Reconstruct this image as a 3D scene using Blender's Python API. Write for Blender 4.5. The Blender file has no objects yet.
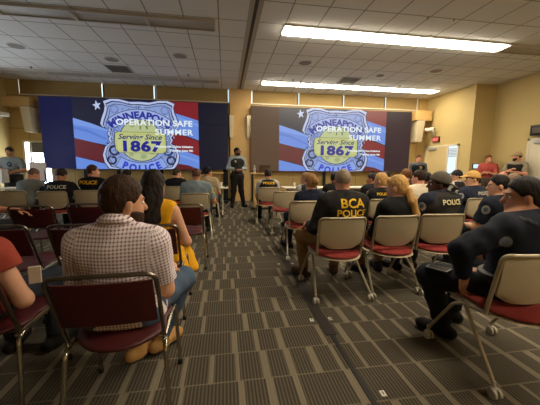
import bpy, bmesh, math, random
import numpy as np
from mathutils import Vector, Matrix
from mathutils.bvhtree import BVHTree
random.seed(7)
rng = np.random.RandomState(5)
S = bpy.context.scene
COL = S.collection
PI = math.pi
# tuned surface colours and levels
CARPET = ((62, 56, 47), (96, 87, 73), (124, 113, 95))
WALL = (200, 176, 118)
FRONT = ((186, 156, 92), (198, 168, 106))
SHADE = (158, 132, 84)
SHELL = (186, 170, 140)
LAMP = 26.0
PIC = 0.66
EXPO = 0.42
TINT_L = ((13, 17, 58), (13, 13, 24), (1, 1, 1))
REFLECT_TINT_R = ((82, 60, 38), (38, 22, 30), (1, 1, 1))  # right wall: reflection of the warm room painted as a brown panel glow

# ------------------------------------------------------------------ materials
def lin(c):
    out = []
    for v in c:
        v = v / 255.0
        out.append(v / 12.92 if v <= 0.04045 else ((v + 0.055) / 1.055) ** 2.4)
    return out

def nodes(m):
    m.use_nodes = True
    t = m.node_tree
    return t, t.nodes, t.links, t.nodes['Principled BSDF']

MATS = {}
def M(name, rgb, rough=0.6, metal=0.0, var=0.10, scale=25.0, bump=0.0, bscale=None, spec=0.4):
    """plain procedural material: noise-varied base colour, optional noise bump"""
    if name in MATS:
        return MATS[name]
    m = bpy.data.materials.new(name)
    t, N, L, b = nodes(m)
    c = lin(rgb)
    tc = N.new('ShaderNodeTexCoord')
    nz = N.new('ShaderNodeTexNoise'); nz.inputs['Scale'].default_value = scale; nz.inputs['Detail'].default_value = 3
    L.new(tc.outputs['Object'], nz.inputs['Vector'])
    mx = N.new('ShaderNodeMix'); mx.data_type = 'RGBA'
    mx.inputs[6].default_value = [max(0, v * (1 - var)) for v in c] + [1]
    mx.inputs[7].default_value = [min(1, v * (1 + var)) for v in c] + [1]
    L.new(nz.outputs['Fac'], mx.inputs[0])
    L.new(mx.outputs[2], b.inputs['Base Color'])
    b.inputs['Roughness'].default_value = rough
    b.inputs['Metallic'].default_value = metal
    b.inputs['Specular IOR Level'].default_value = spec
    if bump:
        n2 = N.new('ShaderNodeTexNoise'); n2.inputs['Scale'].default_value = bscale or scale * 4; n2.inputs['Detail'].default_value = 4
        L.new(tc.outputs['Object'], n2.inputs['Vector'])
        bp = N.new('ShaderNodeBump'); bp.inputs['Strength'].default_value = bump; bp.inputs['Distance'].default_value = 0.01
        L.new(n2.outputs['Fac'], bp.inputs['Height']); L.new(bp.outputs['Normal'], b.inputs['Normal'])
    MATS[name] = m
    return m

def EM(name, rgb, strength=1.0):
    if name in MATS:
        return MATS[name]
    m = bpy.data.materials.new(name)
    t, N, L, b = nodes(m)
    c = lin(rgb)
    b.inputs['Base Color'].default_value = [0.02, 0.02, 0.02, 1]
    b.inputs['Emission Color'].default_value = c + [1]
    b.inputs['Emission Strength'].default_value = strength
    b.inputs['Roughness'].default_value = 0.5
    MATS[name] = m
    return m

def math_node(N, L, op, a, b=None):
    n = N.new('ShaderNodeMath'); n.operation = op
    for i, v in enumerate((a, b)):
        if v is None: continue
        if isinstance(v, (int, float)): n.inputs[i].default_value = v
        else: L.new(v, n.inputs[i])
    return n.outputs[0]

def carpet_mat():
    m = bpy.data.materials.new('striped_carpet')
    t, N, L, b = nodes(m)
    tc = N.new('ShaderNodeTexCoord'); sp = N.new('ShaderNodeSeparateXYZ')
    L.new(tc.outputs['Object'], sp.inputs[0])
    x, y = sp.outputs[0], sp.outputs[1]
    f = lambda op, a, b=None: math_node(N, L, op, a, b)
    row = f('FLOOR', f('DIVIDE', y, 0.262))
    fy = f('FRACT', f('DIVIDE', y, 0.262))
    wn = N.new('ShaderNodeTexWhiteNoise'); wn.noise_dimensions = '1D'; L.new(row, wn.inputs['W'])
    u = f('ADD', f('ADD', x, 60), f('MULTIPLY', wn.outputs['Value'], 0.9))
    cell = f('FLOOR', f('DIVIDE', u, 0.165)); fu = f('FRACT', f('DIVIDE', u, 0.165))
    w2 = N.new('ShaderNodeTexWhiteNoise'); w2.noise_dimensions = '2D'
    cv = N.new('ShaderNodeCombineXYZ'); L.new(cell, cv.inputs[0]); L.new(row, cv.inputs[1]); L.new(cv.outputs[0], w2.inputs['Vector'])
    width = f('MULTIPLY', f('ADD', f('MULTIPLY', w2.outputs['Value'], 0.9), 0.35), 0.26)
    bar = f('LESS_THAN', fu, width)
    present = f('GREATER_THAN', w2.outputs['Value'], 0.22)
    bar = f('MULTIPLY', bar, present)
    fine = f('ADD', f('MULTIPLY', f('SINE', f('MULTIPLY', x, 2 * PI / 0.0205)), 0.5), 0.5)
    seam = f('LESS_THAN', fy, 0.045)
    nz = N.new('ShaderNodeTexNoise'); nz.inputs['Scale'].default_value = 220; L.new(tc.outputs['Object'], nz.inputs['Vector'])
    n3 = N.new('ShaderNodeTexNoise'); n3.inputs['Scale'].default_value = 2.0; L.new(tc.outputs['Object'], n3.inputs['Vector'])
    def mix(fac, A, B):
        q = N.new('ShaderNodeMix'); q.data_type = 'RGBA'
        for i, v in ((0, fac), (6, A), (7, B)):
            if isinstance(v, (list, tuple)): q.inputs[i].default_value = v
            elif isinstance(v, float): q.inputs[i].default_value = v
            else: L.new(v, q.inputs[i])
        return q.outputs[2]
    dark = lin(CARPET[0]) + [1]; mid = lin(CARPET[1]) + [1]; light = lin(CARPET[2]) + [1]
    c = mix(fine, dark, mid)
    c = mix(bar, c, light)
    c = mix(f('MULTIPLY', seam, 0.6), c, light)
    c2 = mix(nz.outputs['Fac'], [0.55, 0.55, 0.55, 1], [1.4, 1.4, 1.4, 1])
    mm = N.new('ShaderNodeMix'); mm.data_type = 'RGBA'; mm.blend_type = 'MULTIPLY'; mm.inputs[0].default_value = 1
    L.new(c, mm.inputs[6]); L.new(c2, mm.inputs[7])
    L.new(mm.outputs[2], b.inputs['Base Color'])
    b.inputs['Roughness'].default_value = 0.95; b.inputs['Specular IOR Level'].default_value = 0.1
    bp = N.new('ShaderNodeBump'); bp.inputs['Strength'].default_value = 0.35; bp.inputs['Distance'].default_value = 0.006
    hgt = f('ADD', f('MULTIPLY', fine, 0.5), nz.outputs['Fac'])
    L.new(hgt, bp.inputs['Height']); L.new(bp.outputs['Normal'], b.inputs['Normal'])
    return m

def ceiling_mat():
    m = bpy.data.materials.new('ceiling_tiles')
    t, N, L, b = nodes(m)
    tc = N.new('ShaderNodeTexCoord'); sp = N.new('ShaderNodeSeparateXYZ'); L.new(tc.outputs['Object'], sp.inputs[0])
    f = lambda op, a, b=None: math_node(N, L, op, a, b)
    fx = f('FRACT', f('DIVIDE', f('ADD', sp.outputs[0], 60 - 1.12), 0.6))
    fy = f('FRACT', f('DIVIDE', f('ADD', sp.outputs[1], 70 - 5.53), 0.7))
    lx = f('LESS_THAN', f('ABSOLUTE', f('SUBTRACT', fx, 0.5)), 0.482)
    ly = f('LESS_THAN', f('ABSOLUTE', f('SUBTRACT', fy, 0.5)), 0.484)
    tile = f('MULTIPLY', lx, ly)
    nz = N.new('ShaderNodeTexNoise'); nz.inputs['Scale'].default_value = 90; nz.inputs['Detail'].default_value = 4
    L.new(tc.outputs['Object'], nz.inputs['Vector'])
    q = N.new('ShaderNodeMix'); q.data_type = 'RGBA'
    q.inputs[6].default_value = lin((218, 216, 212)) + [1]; q.inputs[7].default_value = lin((234, 232, 228)) + [1]
    L.new(nz.outputs['Fac'], q.inputs[0])
    g = N.new('ShaderNodeMix'); g.data_type = 'RGBA'
    g.inputs[6].default_value = lin((150, 144, 136)) + [1]
    L.new(tile, g.inputs[0]); L.new(q.outputs[2], g.inputs[7])
    L.new(g.outputs[2], b.inputs['Base Color']); b.inputs['Roughness'].default_value = 0.9
    bp = N.new('ShaderNodeBump'); bp.inputs['Strength'].default_value = 0.4; bp.inputs['Distance'].default_value = 0.01
    L.new(tile, bp.inputs['Height']); L.new(bp.outputs['Normal'], b.inputs['Normal'])
    return m

def wood_mat(name, c1, c2, panel=None, rough=0.5, grain=(3, 3, 0.5)):
    """veneer: stretched noise grain and, if asked, dark joints between panels"""
    m = bpy.data.materials.new(name)
    t, N, L, b = nodes(m)
    tc = N.new('ShaderNodeTexCoord'); mp = N.new('ShaderNodeMapping'); mp.inputs['Scale'].default_value = grain
    L.new(tc.outputs['Object'], mp.inputs[0])
    nz = N.new('ShaderNodeTexNoise'); nz.inputs['Scale'].default_value = 9; nz.inputs['Detail'].default_value = 5
    L.new(mp.outputs[0], nz.inputs['Vector'])
    q = N.new('ShaderNodeMix'); q.data_type = 'RGBA'
    q.inputs[6].default_value = lin(c1) + [1]; q.inputs[7].default_value = lin(c2) + [1]
    L.new(nz.outputs['Fac'], q.inputs[0])
    out = q.outputs[2]
    if panel:
        sp = N.new('ShaderNodeSeparateXYZ'); L.new(tc.outputs['Object'], sp.inputs[0])
        f = lambda op, a, b=None: math_node(N, L, op, a, b)
        fx = f('FRACT', f('DIVIDE', f('ADD', sp.outputs[0], 50), panel[0])); fz = f('FRACT', f('DIVIDE', f('ADD', sp.outputs[2], 50 - panel[2]), panel[1]))
        g = f('MULTIPLY', f('GREATER_THAN', fx, 0.012), f('GREATER_THAN', fz, 0.018))
        r = N.new('ShaderNodeMix'); r.data_type = 'RGBA'; r.inputs[6].default_value = [v * 0.45 for v in lin(c1)] + [1]
        L.new(g, r.inputs[0]); L.new(out, r.inputs[7]); out = r.outputs[2]
    L.new(out, b.inputs['Base Color']); b.inputs['Roughness'].default_value = rough
    MATS[name] = m
    return m

def plaid_mat(name, base, c1, c2, pitch=0.016):
    m = bpy.data.materials.new(name)
    t, N, L, b = nodes(m)
    f = lambda op, a, b=None: math_node(N, L, op, a, b)
    at = N.new('ShaderNodeAttribute'); at.attribute_name = 'cloth'
    sp = N.new('ShaderNodeSeparateXYZ'); L.new(at.outputs['Vector'], sp.inputs[0])
    def stripe(v, p, w):
        return f('LESS_THAN', f('FRACT', f('DIVIDE', f('ADD', v, 10), p)), w)
    a = stripe(sp.outputs[0], pitch, 0.42); c = stripe(sp.outputs[1], pitch, 0.42)
    def mix(fac, A, B):
        q = N.new('ShaderNodeMix'); q.data_type = 'RGBA'
        for i, v in ((0, fac), (6, A), (7, B)):
            if isinstance(v, (list, tuple)): q.inputs[i].default_value = v
            else: L.new(v, q.inputs[i])
        return q.outputs[2]
    s = f('ADD', f('MULTIPLY', a, 0.5), f('MULTIPLY', c, 0.5))
    col = mix(s, lin(base) + [1], lin(c1) + [1])
    both = f('MULTIPLY', a, c)
    col = mix(both, col, lin(c2) + [1])
    L.new(col, b.inputs['Base Color']); b.inputs['Roughness'].default_value = 0.9; b.inputs['Specular IOR Level'].default_value = 0.15
    MATS[name] = m
    return m

# ------------------------------------------------------------------ mesh helpers
class MB:
    def __init__(s): s.v = []; s.f = []; s.mi = []
    def add(s, vs, fs, mi=0):
        o = len(s.v); s.v += [tuple(map(float, p)) for p in vs]; s.f += [tuple(i + o for i in q) for q in fs]; s.mi += [mi] * len(fs); return s
    def box(s, x0, x1, y0, y1, z0, z1, mi=0, M4=None, bev=0.0):
        if bev <= 0:
            vs = [(x, y, z) for x in (x0, x1) for y in (y0, y1) for z in (z0, z1)]
            fs = [(0, 1, 3, 2), (4, 6, 7, 5), (0, 4, 5, 1), (2, 3, 7, 6), (0, 2, 6, 4), (1, 5, 7, 3)]
        else:
            bm = bmesh.new(); bmesh.ops.create_cube(bm, size=1)
            for v in bm.verts: v.co = ((x0 + x1) / 2 + v.co.x * (x1 - x0), (y0 + y1) / 2 + v.co.y * (y1 - y0), (z0 + z1) / 2 + v.co.z * (z1 - z0))
            bmesh.ops.bevel(bm, geom=bm.edges[:], offset=bev, segments=3, affect='EDGES', profile=0.5)
            bm.verts.index_update(); vs = [tuple(v.co) for v in bm.verts]; fs = [tuple(v.index for v in f.verts) for f in bm.faces]; bm.free()
        if M4 is not None: vs = [tuple(M4 @ Vector(p)) for p in vs]
        return s.add(vs, fs, mi)
    def tube(s, pts, r, n=8, mi=0, closed=False, cap=True):
        pts = [Vector(p) for p in pts]; k = len(pts); rr = r if isinstance(r, (list, tuple)) else [r] * k
        vs = []; fs = []
        up = None
        for i, p in enumerate(pts):
            a = pts[i - 1] if (i > 0 or closed) else p; c = pts[(i + 1) % k] if (i < k - 1 or closed) else p
            d = (c - a).normalized()
            if up is None:
                up = Vector((0, 0, 1)) if abs(d.z) < 0.9 else Vector((1, 0, 0))
            e = (up - d * up.dot(d))
            if e.length < 1e-4: e = d.orthogonal()
            e.normalize(); g = d.cross(e); up = e
            for j in range(n):
                t = 2 * PI * j / n; vs.append(tuple(p + (e * math.cos(t) + g * math.sin(t)) * rr[i]))
        for i in range(k if closed else k - 1):
            i2 = (i + 1) % k
            for j in range(n):
                fs.append((i * n + j, i2 * n + j, i2 * n + (j + 1) % n, i * n + (j + 1) % n))
        if cap and not closed:
            fs.append(tuple(range(n))); fs.append(tuple((k - 1) * n + j for j in reversed(range(n))))
        return s.add(vs, fs, mi)
    def lathe(s, prof, c=(0, 0, 0), n=20, mi=0, M4=None):
        vs = []; fs = []; k = len(prof)
        for r, z in prof:
            for j in range(n):
                t = 2 * PI * j / n; vs.append(Vector((r * math.cos(t), r * math.sin(t), z)))
        for i in range(k - 1):
            for j in range(n): fs.append((i * n + j, i * n + (j + 1) % n, (i + 1) * n + (j + 1) % n, (i + 1) * n + j))
        fs.append(tuple(reversed(range(n)))); fs.append(tuple((k - 1) * n + j for j in range(n)))
        if M4 is not None: vs = [M4 @ p for p in vs]
        vs = [p + Vector(c) for p in vs]
        return s.add(vs, fs, mi)
    def build(s, name, mats, parent=None, smooth=False, loc=None):
        me = bpy.data.meshes.new(name); me.from_pydata(s.v, [], s.f); me.update()
        mats = mats if isinstance(mats, (list, tuple)) else [mats]
        for q in mats: me.materials.append(q)
        if len(mats) > 1: me.polygons.foreach_set('material_index', s.mi)
        bm = bmesh.new(); bm.from_mesh(me); bmesh.ops.recalc_face_normals(bm, faces=bm.faces[:]); bm.to_mesh(me); bm.free()
        if smooth:
            me.polygons.foreach_set('use_smooth', [True] * len(me.polygons))
            try: me.set_sharp_from_angle(angle=math.radians(42))
            except Exception: pass
        o = bpy.data.objects.new(name, me); COL.objects.link(o)
        if parent is not None: o.parent = parent
        if loc is not None: o.location = loc
        return o

def tag(o, label=None, cat=None, group=None, kind=None):
    if label: o['label'] = label
    if cat: o['category'] = cat
    if group: o['group'] = group
    if kind: o['kind'] = kind
    return o
def thing(name, label, cat, loc=(0, 0, 0), rz=0, group=None):
    o = bpy.data.objects.new(name, None); COL.objects.link(o); o.location = loc; o.rotation_euler = (0, 0, rz)
    o.empty_display_size = 0.1
    return tag(o, label, cat, group)
def struct(name, mb, mat, parent=None, smooth=False):
    o = mb.build(name, mat, parent, smooth)
    if parent is None: o['kind'] = 'structure'
    return o
KIDS = {}
def dup(o, loc, rz=0, label=None, group=None):
    r = o.copy(); COL.objects.link(r); r.location = loc; r.rotation_euler = (0, 0, rz)
    if label: r['label'] = label
    if group: r['group'] = group
    for ch in list(o.children):
        c = ch.copy(); COL.objects.link(c); c.parent = r
        for g in list(ch.children):
            d = g.copy(); COL.objects.link(d); d.parent = c
    return r

def arc(c, r, a0, a1, n, ex, ey):
    c = Vector(c); ex = Vector(ex); ey = Vector(ey)
    return [c + ex * (r * math.cos(a0 + (a1 - a0) * i / n)) + ey * (r * math.sin(a0 + (a1 - a0) * i / n)) for i in range(n + 1)]
def fillet(pts, r, n=5):
    pts = [Vector(p) for p in pts]; out = [pts[0]]
    for i in range(1, len(pts) - 1):
        a, b, c = pts[i - 1], pts[i], pts[i + 1]
        u = (a - b); v = (c - b); q = min(r, u.length * 0.45, v.length * 0.45)
        p0 = b + u.normalized() * q; p1 = b + v.normalized() * q
        for k in range(n + 1):
            t = k / n; out.append((1 - t) ** 2 * p0 + 2 * t * (1 - t) * b + t * t * p1)
    out.append(pts[-1]); return out

def text_geo(txt, size=1.0, bold=0.0, shear=0.0, space=1.0, align='CENTER', xs=1.0):
    cu = bpy.data.curves.new('lettering', 'FONT'); cu.body = txt; cu.size = size; cu.offset = bold * size; cu.shear = shear
    cu.space_character = space; cu.align_x = align; cu.resolution_u = 3
    ob = bpy.data.objects.new('lettering', cu)
    me = bpy.data.meshes.new_from_object(ob)
    vs = [(v.co.x * xs, v.co.y) for v in me.vertices]; fs = [tuple(p.vertices) for p in me.polygons]
    bpy.data.objects.remove(ob); bpy.data.curves.remove(cu); bpy.data.meshes.remove(me)
    return vs, fs
# ------------------------------------------------------------------ implicit surfaces for figures
def V3(*a): return np.array(a if len(a) == 3 else a[0], dtype=np.float64)
def unit(v): v = np.asarray(v, float); return v / max(1e-9, np.linalg.norm(v))
def rotz(a): c, s = math.cos(a), math.sin(a); return np.array([[c, -s, 0], [s, c, 0], [0, 0, 1.0]])
def rotx(a): c, s = math.cos(a), math.sin(a); return np.array([[1.0, 0, 0], [0, c, -s], [0, s, c]])
def roty(a): c, s = math.cos(a), math.sin(a); return np.array([[c, 0, s], [0, 1.0, 0], [-s, 0, c]])

def rc(a, b, ra, rb, n=None, f=1.0, end=False, k=None): return ('rc', V3(a), V3(b), ra, rb, n, f, end, k)
def el(c, R, r, k=None): return ('el', V3(c), np.asarray(R, float), V3(r), k)

def pbox(p, pad):
    if p[0] == 'rc':
        r = max(p[3], p[4]) + pad
        return np.minimum(p[1], p[2]) - r, np.maximum(p[1], p[2]) + r
    r = max(p[3]) + pad
    return p[1] - r, p[1] + r

def pdist(p, X, Y, Z):
    if p[0] == 'rc':
        _, a, b, ra, rb, n, f, end, _k = p
        qx, qy, qz = X - a[0], Y - a[1], Z - a[2]
        ba = b - a
        if n is not None:
            s = 1.0 / f - 1.0
            dn = (qx * n[0] + qy * n[1] + qz * n[2]) * s
            qx = qx + dn * n[0]; qy = qy + dn * n[1]; qz = qz + dn * n[2]
            ba = ba + n * (ba @ n) * s
        L2 = max(1e-9, ba @ ba)
        tt = (qx * ba[0] + qy * ba[1] + qz * ba[2]) / L2
        t = np.clip(tt, 0, 1)
        d = np.sqrt((qx - t * ba[0]) ** 2 + (qy - t * ba[1]) ** 2 + (qz - t * ba[2]) ** 2) - (ra + (rb - ra) * t)
        if n is not None: d = d * (0.5 + 0.5 * f)
        if end: d = np.maximum(d, (tt - 1.0) * math.sqrt(L2))
        return d
    _, c, R, r, _k = p
    q = [X - c[0], Y - c[1], Z - c[2]]
    k0 = 0; k1 = 0
    for i in range(3):
        w = q[0] * R[0, i] + q[1] * R[1, i] + q[2] * R[2, i]
        k0 = k0 + (w / r[i]) ** 2; k1 = k1 + (w / r[i] ** 2) ** 2
    k0 = np.sqrt(k0); k1 = np.sqrt(k1) + 1e-6
    return k0 * (k0 - 1.0) / k1

def sdf_mesh(prims, h, k=0.03, mods=(), pad=0.0, subs=()):
    lo = np.min([pbox(p, 0.02 + pad)[0] for p in prims], axis=0) - 2 * h
    hi = np.max([pbox(p, 0.02 + pad)[1] for p in prims], axis=0) + 2 * h
    n = np.ceil((hi - lo) / h).astype(int) + 1
    ax = [(lo[i] + h * np.arange(n[i])).astype(np.float32) for i in range(3)]
    D = np.full(tuple(n), 0.5, dtype=np.float32)
    def region(p, m):
        a, b = pbox(p, m)
        i0 = np.clip(np.floor((a - lo) / h).astype(int), 0, n - 1); i1 = np.clip(np.ceil((b - lo) / h).astype(int) + 1, 1, n)
        sl = tuple(slice(i0[i], i1[i]) for i in range(3))
        return sl, ax[0][sl[0]][:, None, None], ax[1][sl[1]][None, :, None], ax[2][sl[2]][None, None, :]
    for p in prims:
        kk = p[-1] or k
        sl, X, Y, Z = region(p, kk + 0.03)
        d = pdist(p, X, Y, Z); e = D[sl]
        g = np.maximum(kk - np.abs(d - e), 0) / kk
        D[sl] = np.minimum(d, e) - g * g * kk * 0.25
    for p in subs:                       # carved away, softly
        kk = p[-1] or 0.012
        sl, X, Y, Z = region(p, kk + 0.01)
        d = -pdist(p, X, Y, Z); e = D[sl]
        g = np.maximum(kk - np.abs(d - e), 0) / kk
        D[sl] = np.maximum(d, e) + g * g * kk * 0.25
    if mods:
        X = ax[0][:, None, None]; Y = ax[1][None, :, None]; Z = ax[2][None, None, :]
        for fn in mods: D = fn(D, X, Y, Z)
    return nets(np.asarray(D, dtype=np.float32), lo, h)

def nets(D, lo, h):
    """naive surface nets: one vertex per sign-changing cell, one quad per sign-changing edge"""
    I = D < 0
    c = np.zeros(tuple(s - 1 for s in D.shape), dtype=np.int8)
    for i in (0, 1):
        for j in (0, 1):
            for l in (0, 1):
                c += I[i:i + c.shape[0], j:j + c.shape[1], l:l + c.shape[2]]
    act = (c > 0) & (c < 8)
    idx = np.argwhere(act)
    if len(idx) == 0: return np.zeros((0, 3)), np.zeros((0, 4), int)
    vid = np.full(act.shape, -1, dtype=np.int64); vid[act] = np.arange(len(idx))
    pos = np.zeros((len(idx), 3)); cnt = np.zeros(len(idx))
    corners = [(i, j, l) for i in (0, 1) for j in (0, 1) for l in (0, 1)]
    val = {q: D[idx[:, 0] + q[0], idx[:, 1] + q[1], idx[:, 2] + q[2]] for q in corners}
    for q in corners:
        for a in range(3):
            if q[a]: continue
            r = list(q); r[a] = 1; r = tuple(r)
            f0, f1 = val[q], val[r]; m = (f0 < 0) != (f1 < 0)
            t = np.where(m, f0 / np.where(m, f0 - f1, 1), 0)
            P = np.array(q, float)[None, :] + np.zeros((len(idx), 3)); P[:, a] += t
            pos += P * m[:, None]; cnt += m
    pos = (idx + pos / np.maximum(cnt, 1)[:, None]) * h + lo
    F = []
    for a in range(3):
        b, d = (a + 1) % 3, (a + 2) % 3
        s0 = [slice(None)] * 3; s1 = [slice(None)] * 3
        s0[a] = slice(0, -1); s1[a] = slice(1, None)
        A = I[tuple(s0)]; B = I[tuple(s1)]
        e = np.argwhere(A != B)
        ok = (e[:, b] > 0) & (e[:, d] > 0) & (e[:, b] < act.shape[b]) & (e[:, d] < act.shape[d])
        e = e[ok]
        def at(db, dd):
            q = e.copy(); q[:, b] += db; q[:, d] += dd
            return vid[q[:, 0], q[:, 1], q[:, 2]]
        quad = np.stack([at(-1, -1), at(0, -1), at(0, 0), at(-1, 0)], axis=1)
        flip = ~A[e[:, 0], e[:, 1], e[:, 2]]
        quad[flip] = quad[flip][:, ::-1]
        F.append(quad)
    F = np.concatenate(F); F = F[(F >= 0).all(axis=1)]
    return pos, F

def np_mesh(name, v, f, mats, parent=None, mi=None, cloth=None, extra=None):
    me = bpy.data.meshes.new(name)
    nv, nf = len(v), len(f)
    me.vertices.add(nv); me.vertices.foreach_set('co', np.asarray(v, np.float32).ravel())
    me.loops.add(nf * 4); me.loops.foreach_set('vertex_index', np.asarray(f, np.int32).ravel())
    me.polygons.add(nf); me.polygons.foreach_set('loop_start', np.arange(0, nf * 4, 4, dtype=np.int32))
    try: me.polygons.foreach_set('loop_total', np.full(nf, 4, dtype=np.int32))
    except Exception: pass
    mats = mats if isinstance(mats, (list, tuple)) else [mats]
    for q in mats: me.materials.append(q)
    if mi is not None: me.polygons.foreach_set('material_index', np.asarray(mi, np.int32))
    me.polygons.foreach_set('use_smooth', np.ones(nf, dtype=bool))
    me.update(calc_edges=True); me.validate()
    if cloth is not None and len(me.vertices) == nv:
        at = me.attributes.new('cloth', 'FLOAT_VECTOR', 'POINT'); at.data.foreach_set('vector', np.asarray(cloth, np.float32).ravel())
    o = bpy.data.objects.new(name, me); COL.objects.link(o)
    if parent is not None: o.parent = parent
    return o

def append_geo(o, v, f, mat):
    """adds lettering (tris/ngons) to a garment's own mesh with its own material"""
    me = o.data
    bm = bmesh.new(); bm.from_mesh(me)
    k = len(me.materials); me.materials.append(mat)
    vs = [bm.verts.new(p) for p in v]
    for q in f:
        try: fc = bm.faces.new([vs[i] for i in q]); fc.material_index = k; fc.smooth = True
        except ValueError: pass
    bm.to_mesh(me); bm.free()

def project(o, v2, f2, origin, ex, ey, d, lift=0.003, cuts=2):
    """lays flat 2D shapes (metres) on the surface of o, along d"""
    bm = bmesh.new(); vs = [bm.verts.new((x, y, 0)) for x, y in v2]
    for q in f2:
        try: bm.faces.new([vs[i] for i in q])
        except ValueError: pass
    bmesh.ops.triangulate(bm, faces=bm.faces[:])
    if cuts: bmesh.ops.subdivide_edges(bm, edges=bm.edges[:], cuts=cuts, use_grid_fill=True)
    bm.verts.index_update()
    me = o.data
    tree = BVHTree.FromPolygons([tuple(x.co) for x in me.vertices], [tuple(p.vertices) for p in me.polygons])
    O = Vector(origin); ex = Vector(ex); ey = Vector(ey); d = Vector(d).normalized()
    out = []
    for w in bm.verts:
        p = O + ex * w.co.x + ey * w.co.y
        hit, nrm, _, _ = tree.ray_cast(p - d * 0.6, d, 1.5)
        out.append(tuple((hit if hit is not None else p) - d * lift))
    fs = [tuple(w.index for w in q.verts) for q in bm.faces]
    bm.free()
    return out, fs

def disc(rx, ry, n=18, cx=0, cy=0):
    return [(cx + rx * math.cos(2 * PI * i / n), cy + ry * math.sin(2 * PI * i / n)) for i in range(n)], [tuple(range(n))]
def rect(w, h, cx=0, cy=0):
    return [(cx - w / 2, cy - h / 2), (cx + w / 2, cy - h / 2), (cx + w / 2, cy + h / 2), (cx - w / 2, cy + h / 2)], [(0, 1, 2, 3)]

def folds(amp, seed, lo=35, hi=90):
    r = np.random.RandomState(seed)
    ws = [(unit(r.randn(3) * V3(1, 1, 0.8)) * r.uniform(lo, hi), r.uniform(0, 6.28)) for _ in range(5)]
    def fn(D, X, Y, Z):
        s = 0
        for w, p in ws: s = s + np.sin(X * w[0] + Y * w[1] + Z * w[2] + p + 1.3 * np.sin(X * 9 + Z * 13 + p))
        return D - amp * (s / 5.0) * 1.6
    return fn
def plane(pt, n, soft=0.0):
    n = unit(n); c = float(np.dot(pt, n))
    def fn(D, X, Y, Z):
        d = X * n[0] + Y * n[1] + Z * n[2] - c
        if soft:
            g = np.maximum(soft - np.abs(d - D), 0) / soft
            return np.maximum(D, d) + g * g * soft * 0.25
        return np.maximum(D, d)
    return fn

# ------------------------------------------------------------------ people
SKIN = dict(light=(205, 150, 118), pink=(214, 150, 122), tan=(178, 122, 88), brown=(120, 76, 52), dark=(84, 54, 40))
ARMS = dict(lap=((.06, .07, -.27), (-.13, .20, -.02)), table=((.06, .17, -.22), (-.12, .21, .07)), hang=((.06, -.02, -.28), (.01, .05, -.24)),
            crossed=((.06, .10, -.25), (-.25, .13, .07)), clasp=((.08, -.03, -.27), (-.19, .17, -.03)))
WEARER = {}

def hand_prims(W, d, n, curl, sgn, s=1.0):
    d = unit(d); n = unit(n - d * (n @ d)); sd = np.cross(d, n) * sgn
    P = [rc(W - d * .03, W + d * .03 * s, .027 * s, .032 * s, n, .62), rc(W + d * .03 * s, W + d * .082 * s, .036 * s, .040 * s, n, .42)]
    F = []
    for i, L in enumerate((.072, .083, .077, .060)):
        b = W + (d * .085 + sd * (.031 - .0205 * i)) * s; a = 0.0; p = b - d * .012 * s
        for q, (fr, r0, r1) in enumerate(((.45, .0095, .0088), (.32, .0088, .0080), (.26, .0080, .0068))):
            a += curl * (0.45, 1.0, 0.75)[q]
            e = p + (d * math.cos(a) + n * math.sin(a)) * (L * fr * s + (.012 * s if q == 0 else 0)); F.append(rc(p, e, r0 * s, r1 * s, k=.004)); p = e
    b = W + (d * .030 + sd * .024) * s; e1 = b + unit(d * .75 + sd * .7 + n * .25) * .048 * s; e2 = e1 + unit(d * .95 + sd * .2 + n * (.2 + .5 * curl)) * .034 * s
    T = [rc(b, e1, .016 * s, .011 * s, k=.010), rc(e1, e2, .0105 * s, .0085 * s, k=.004)]
    return P + F + T

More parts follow.
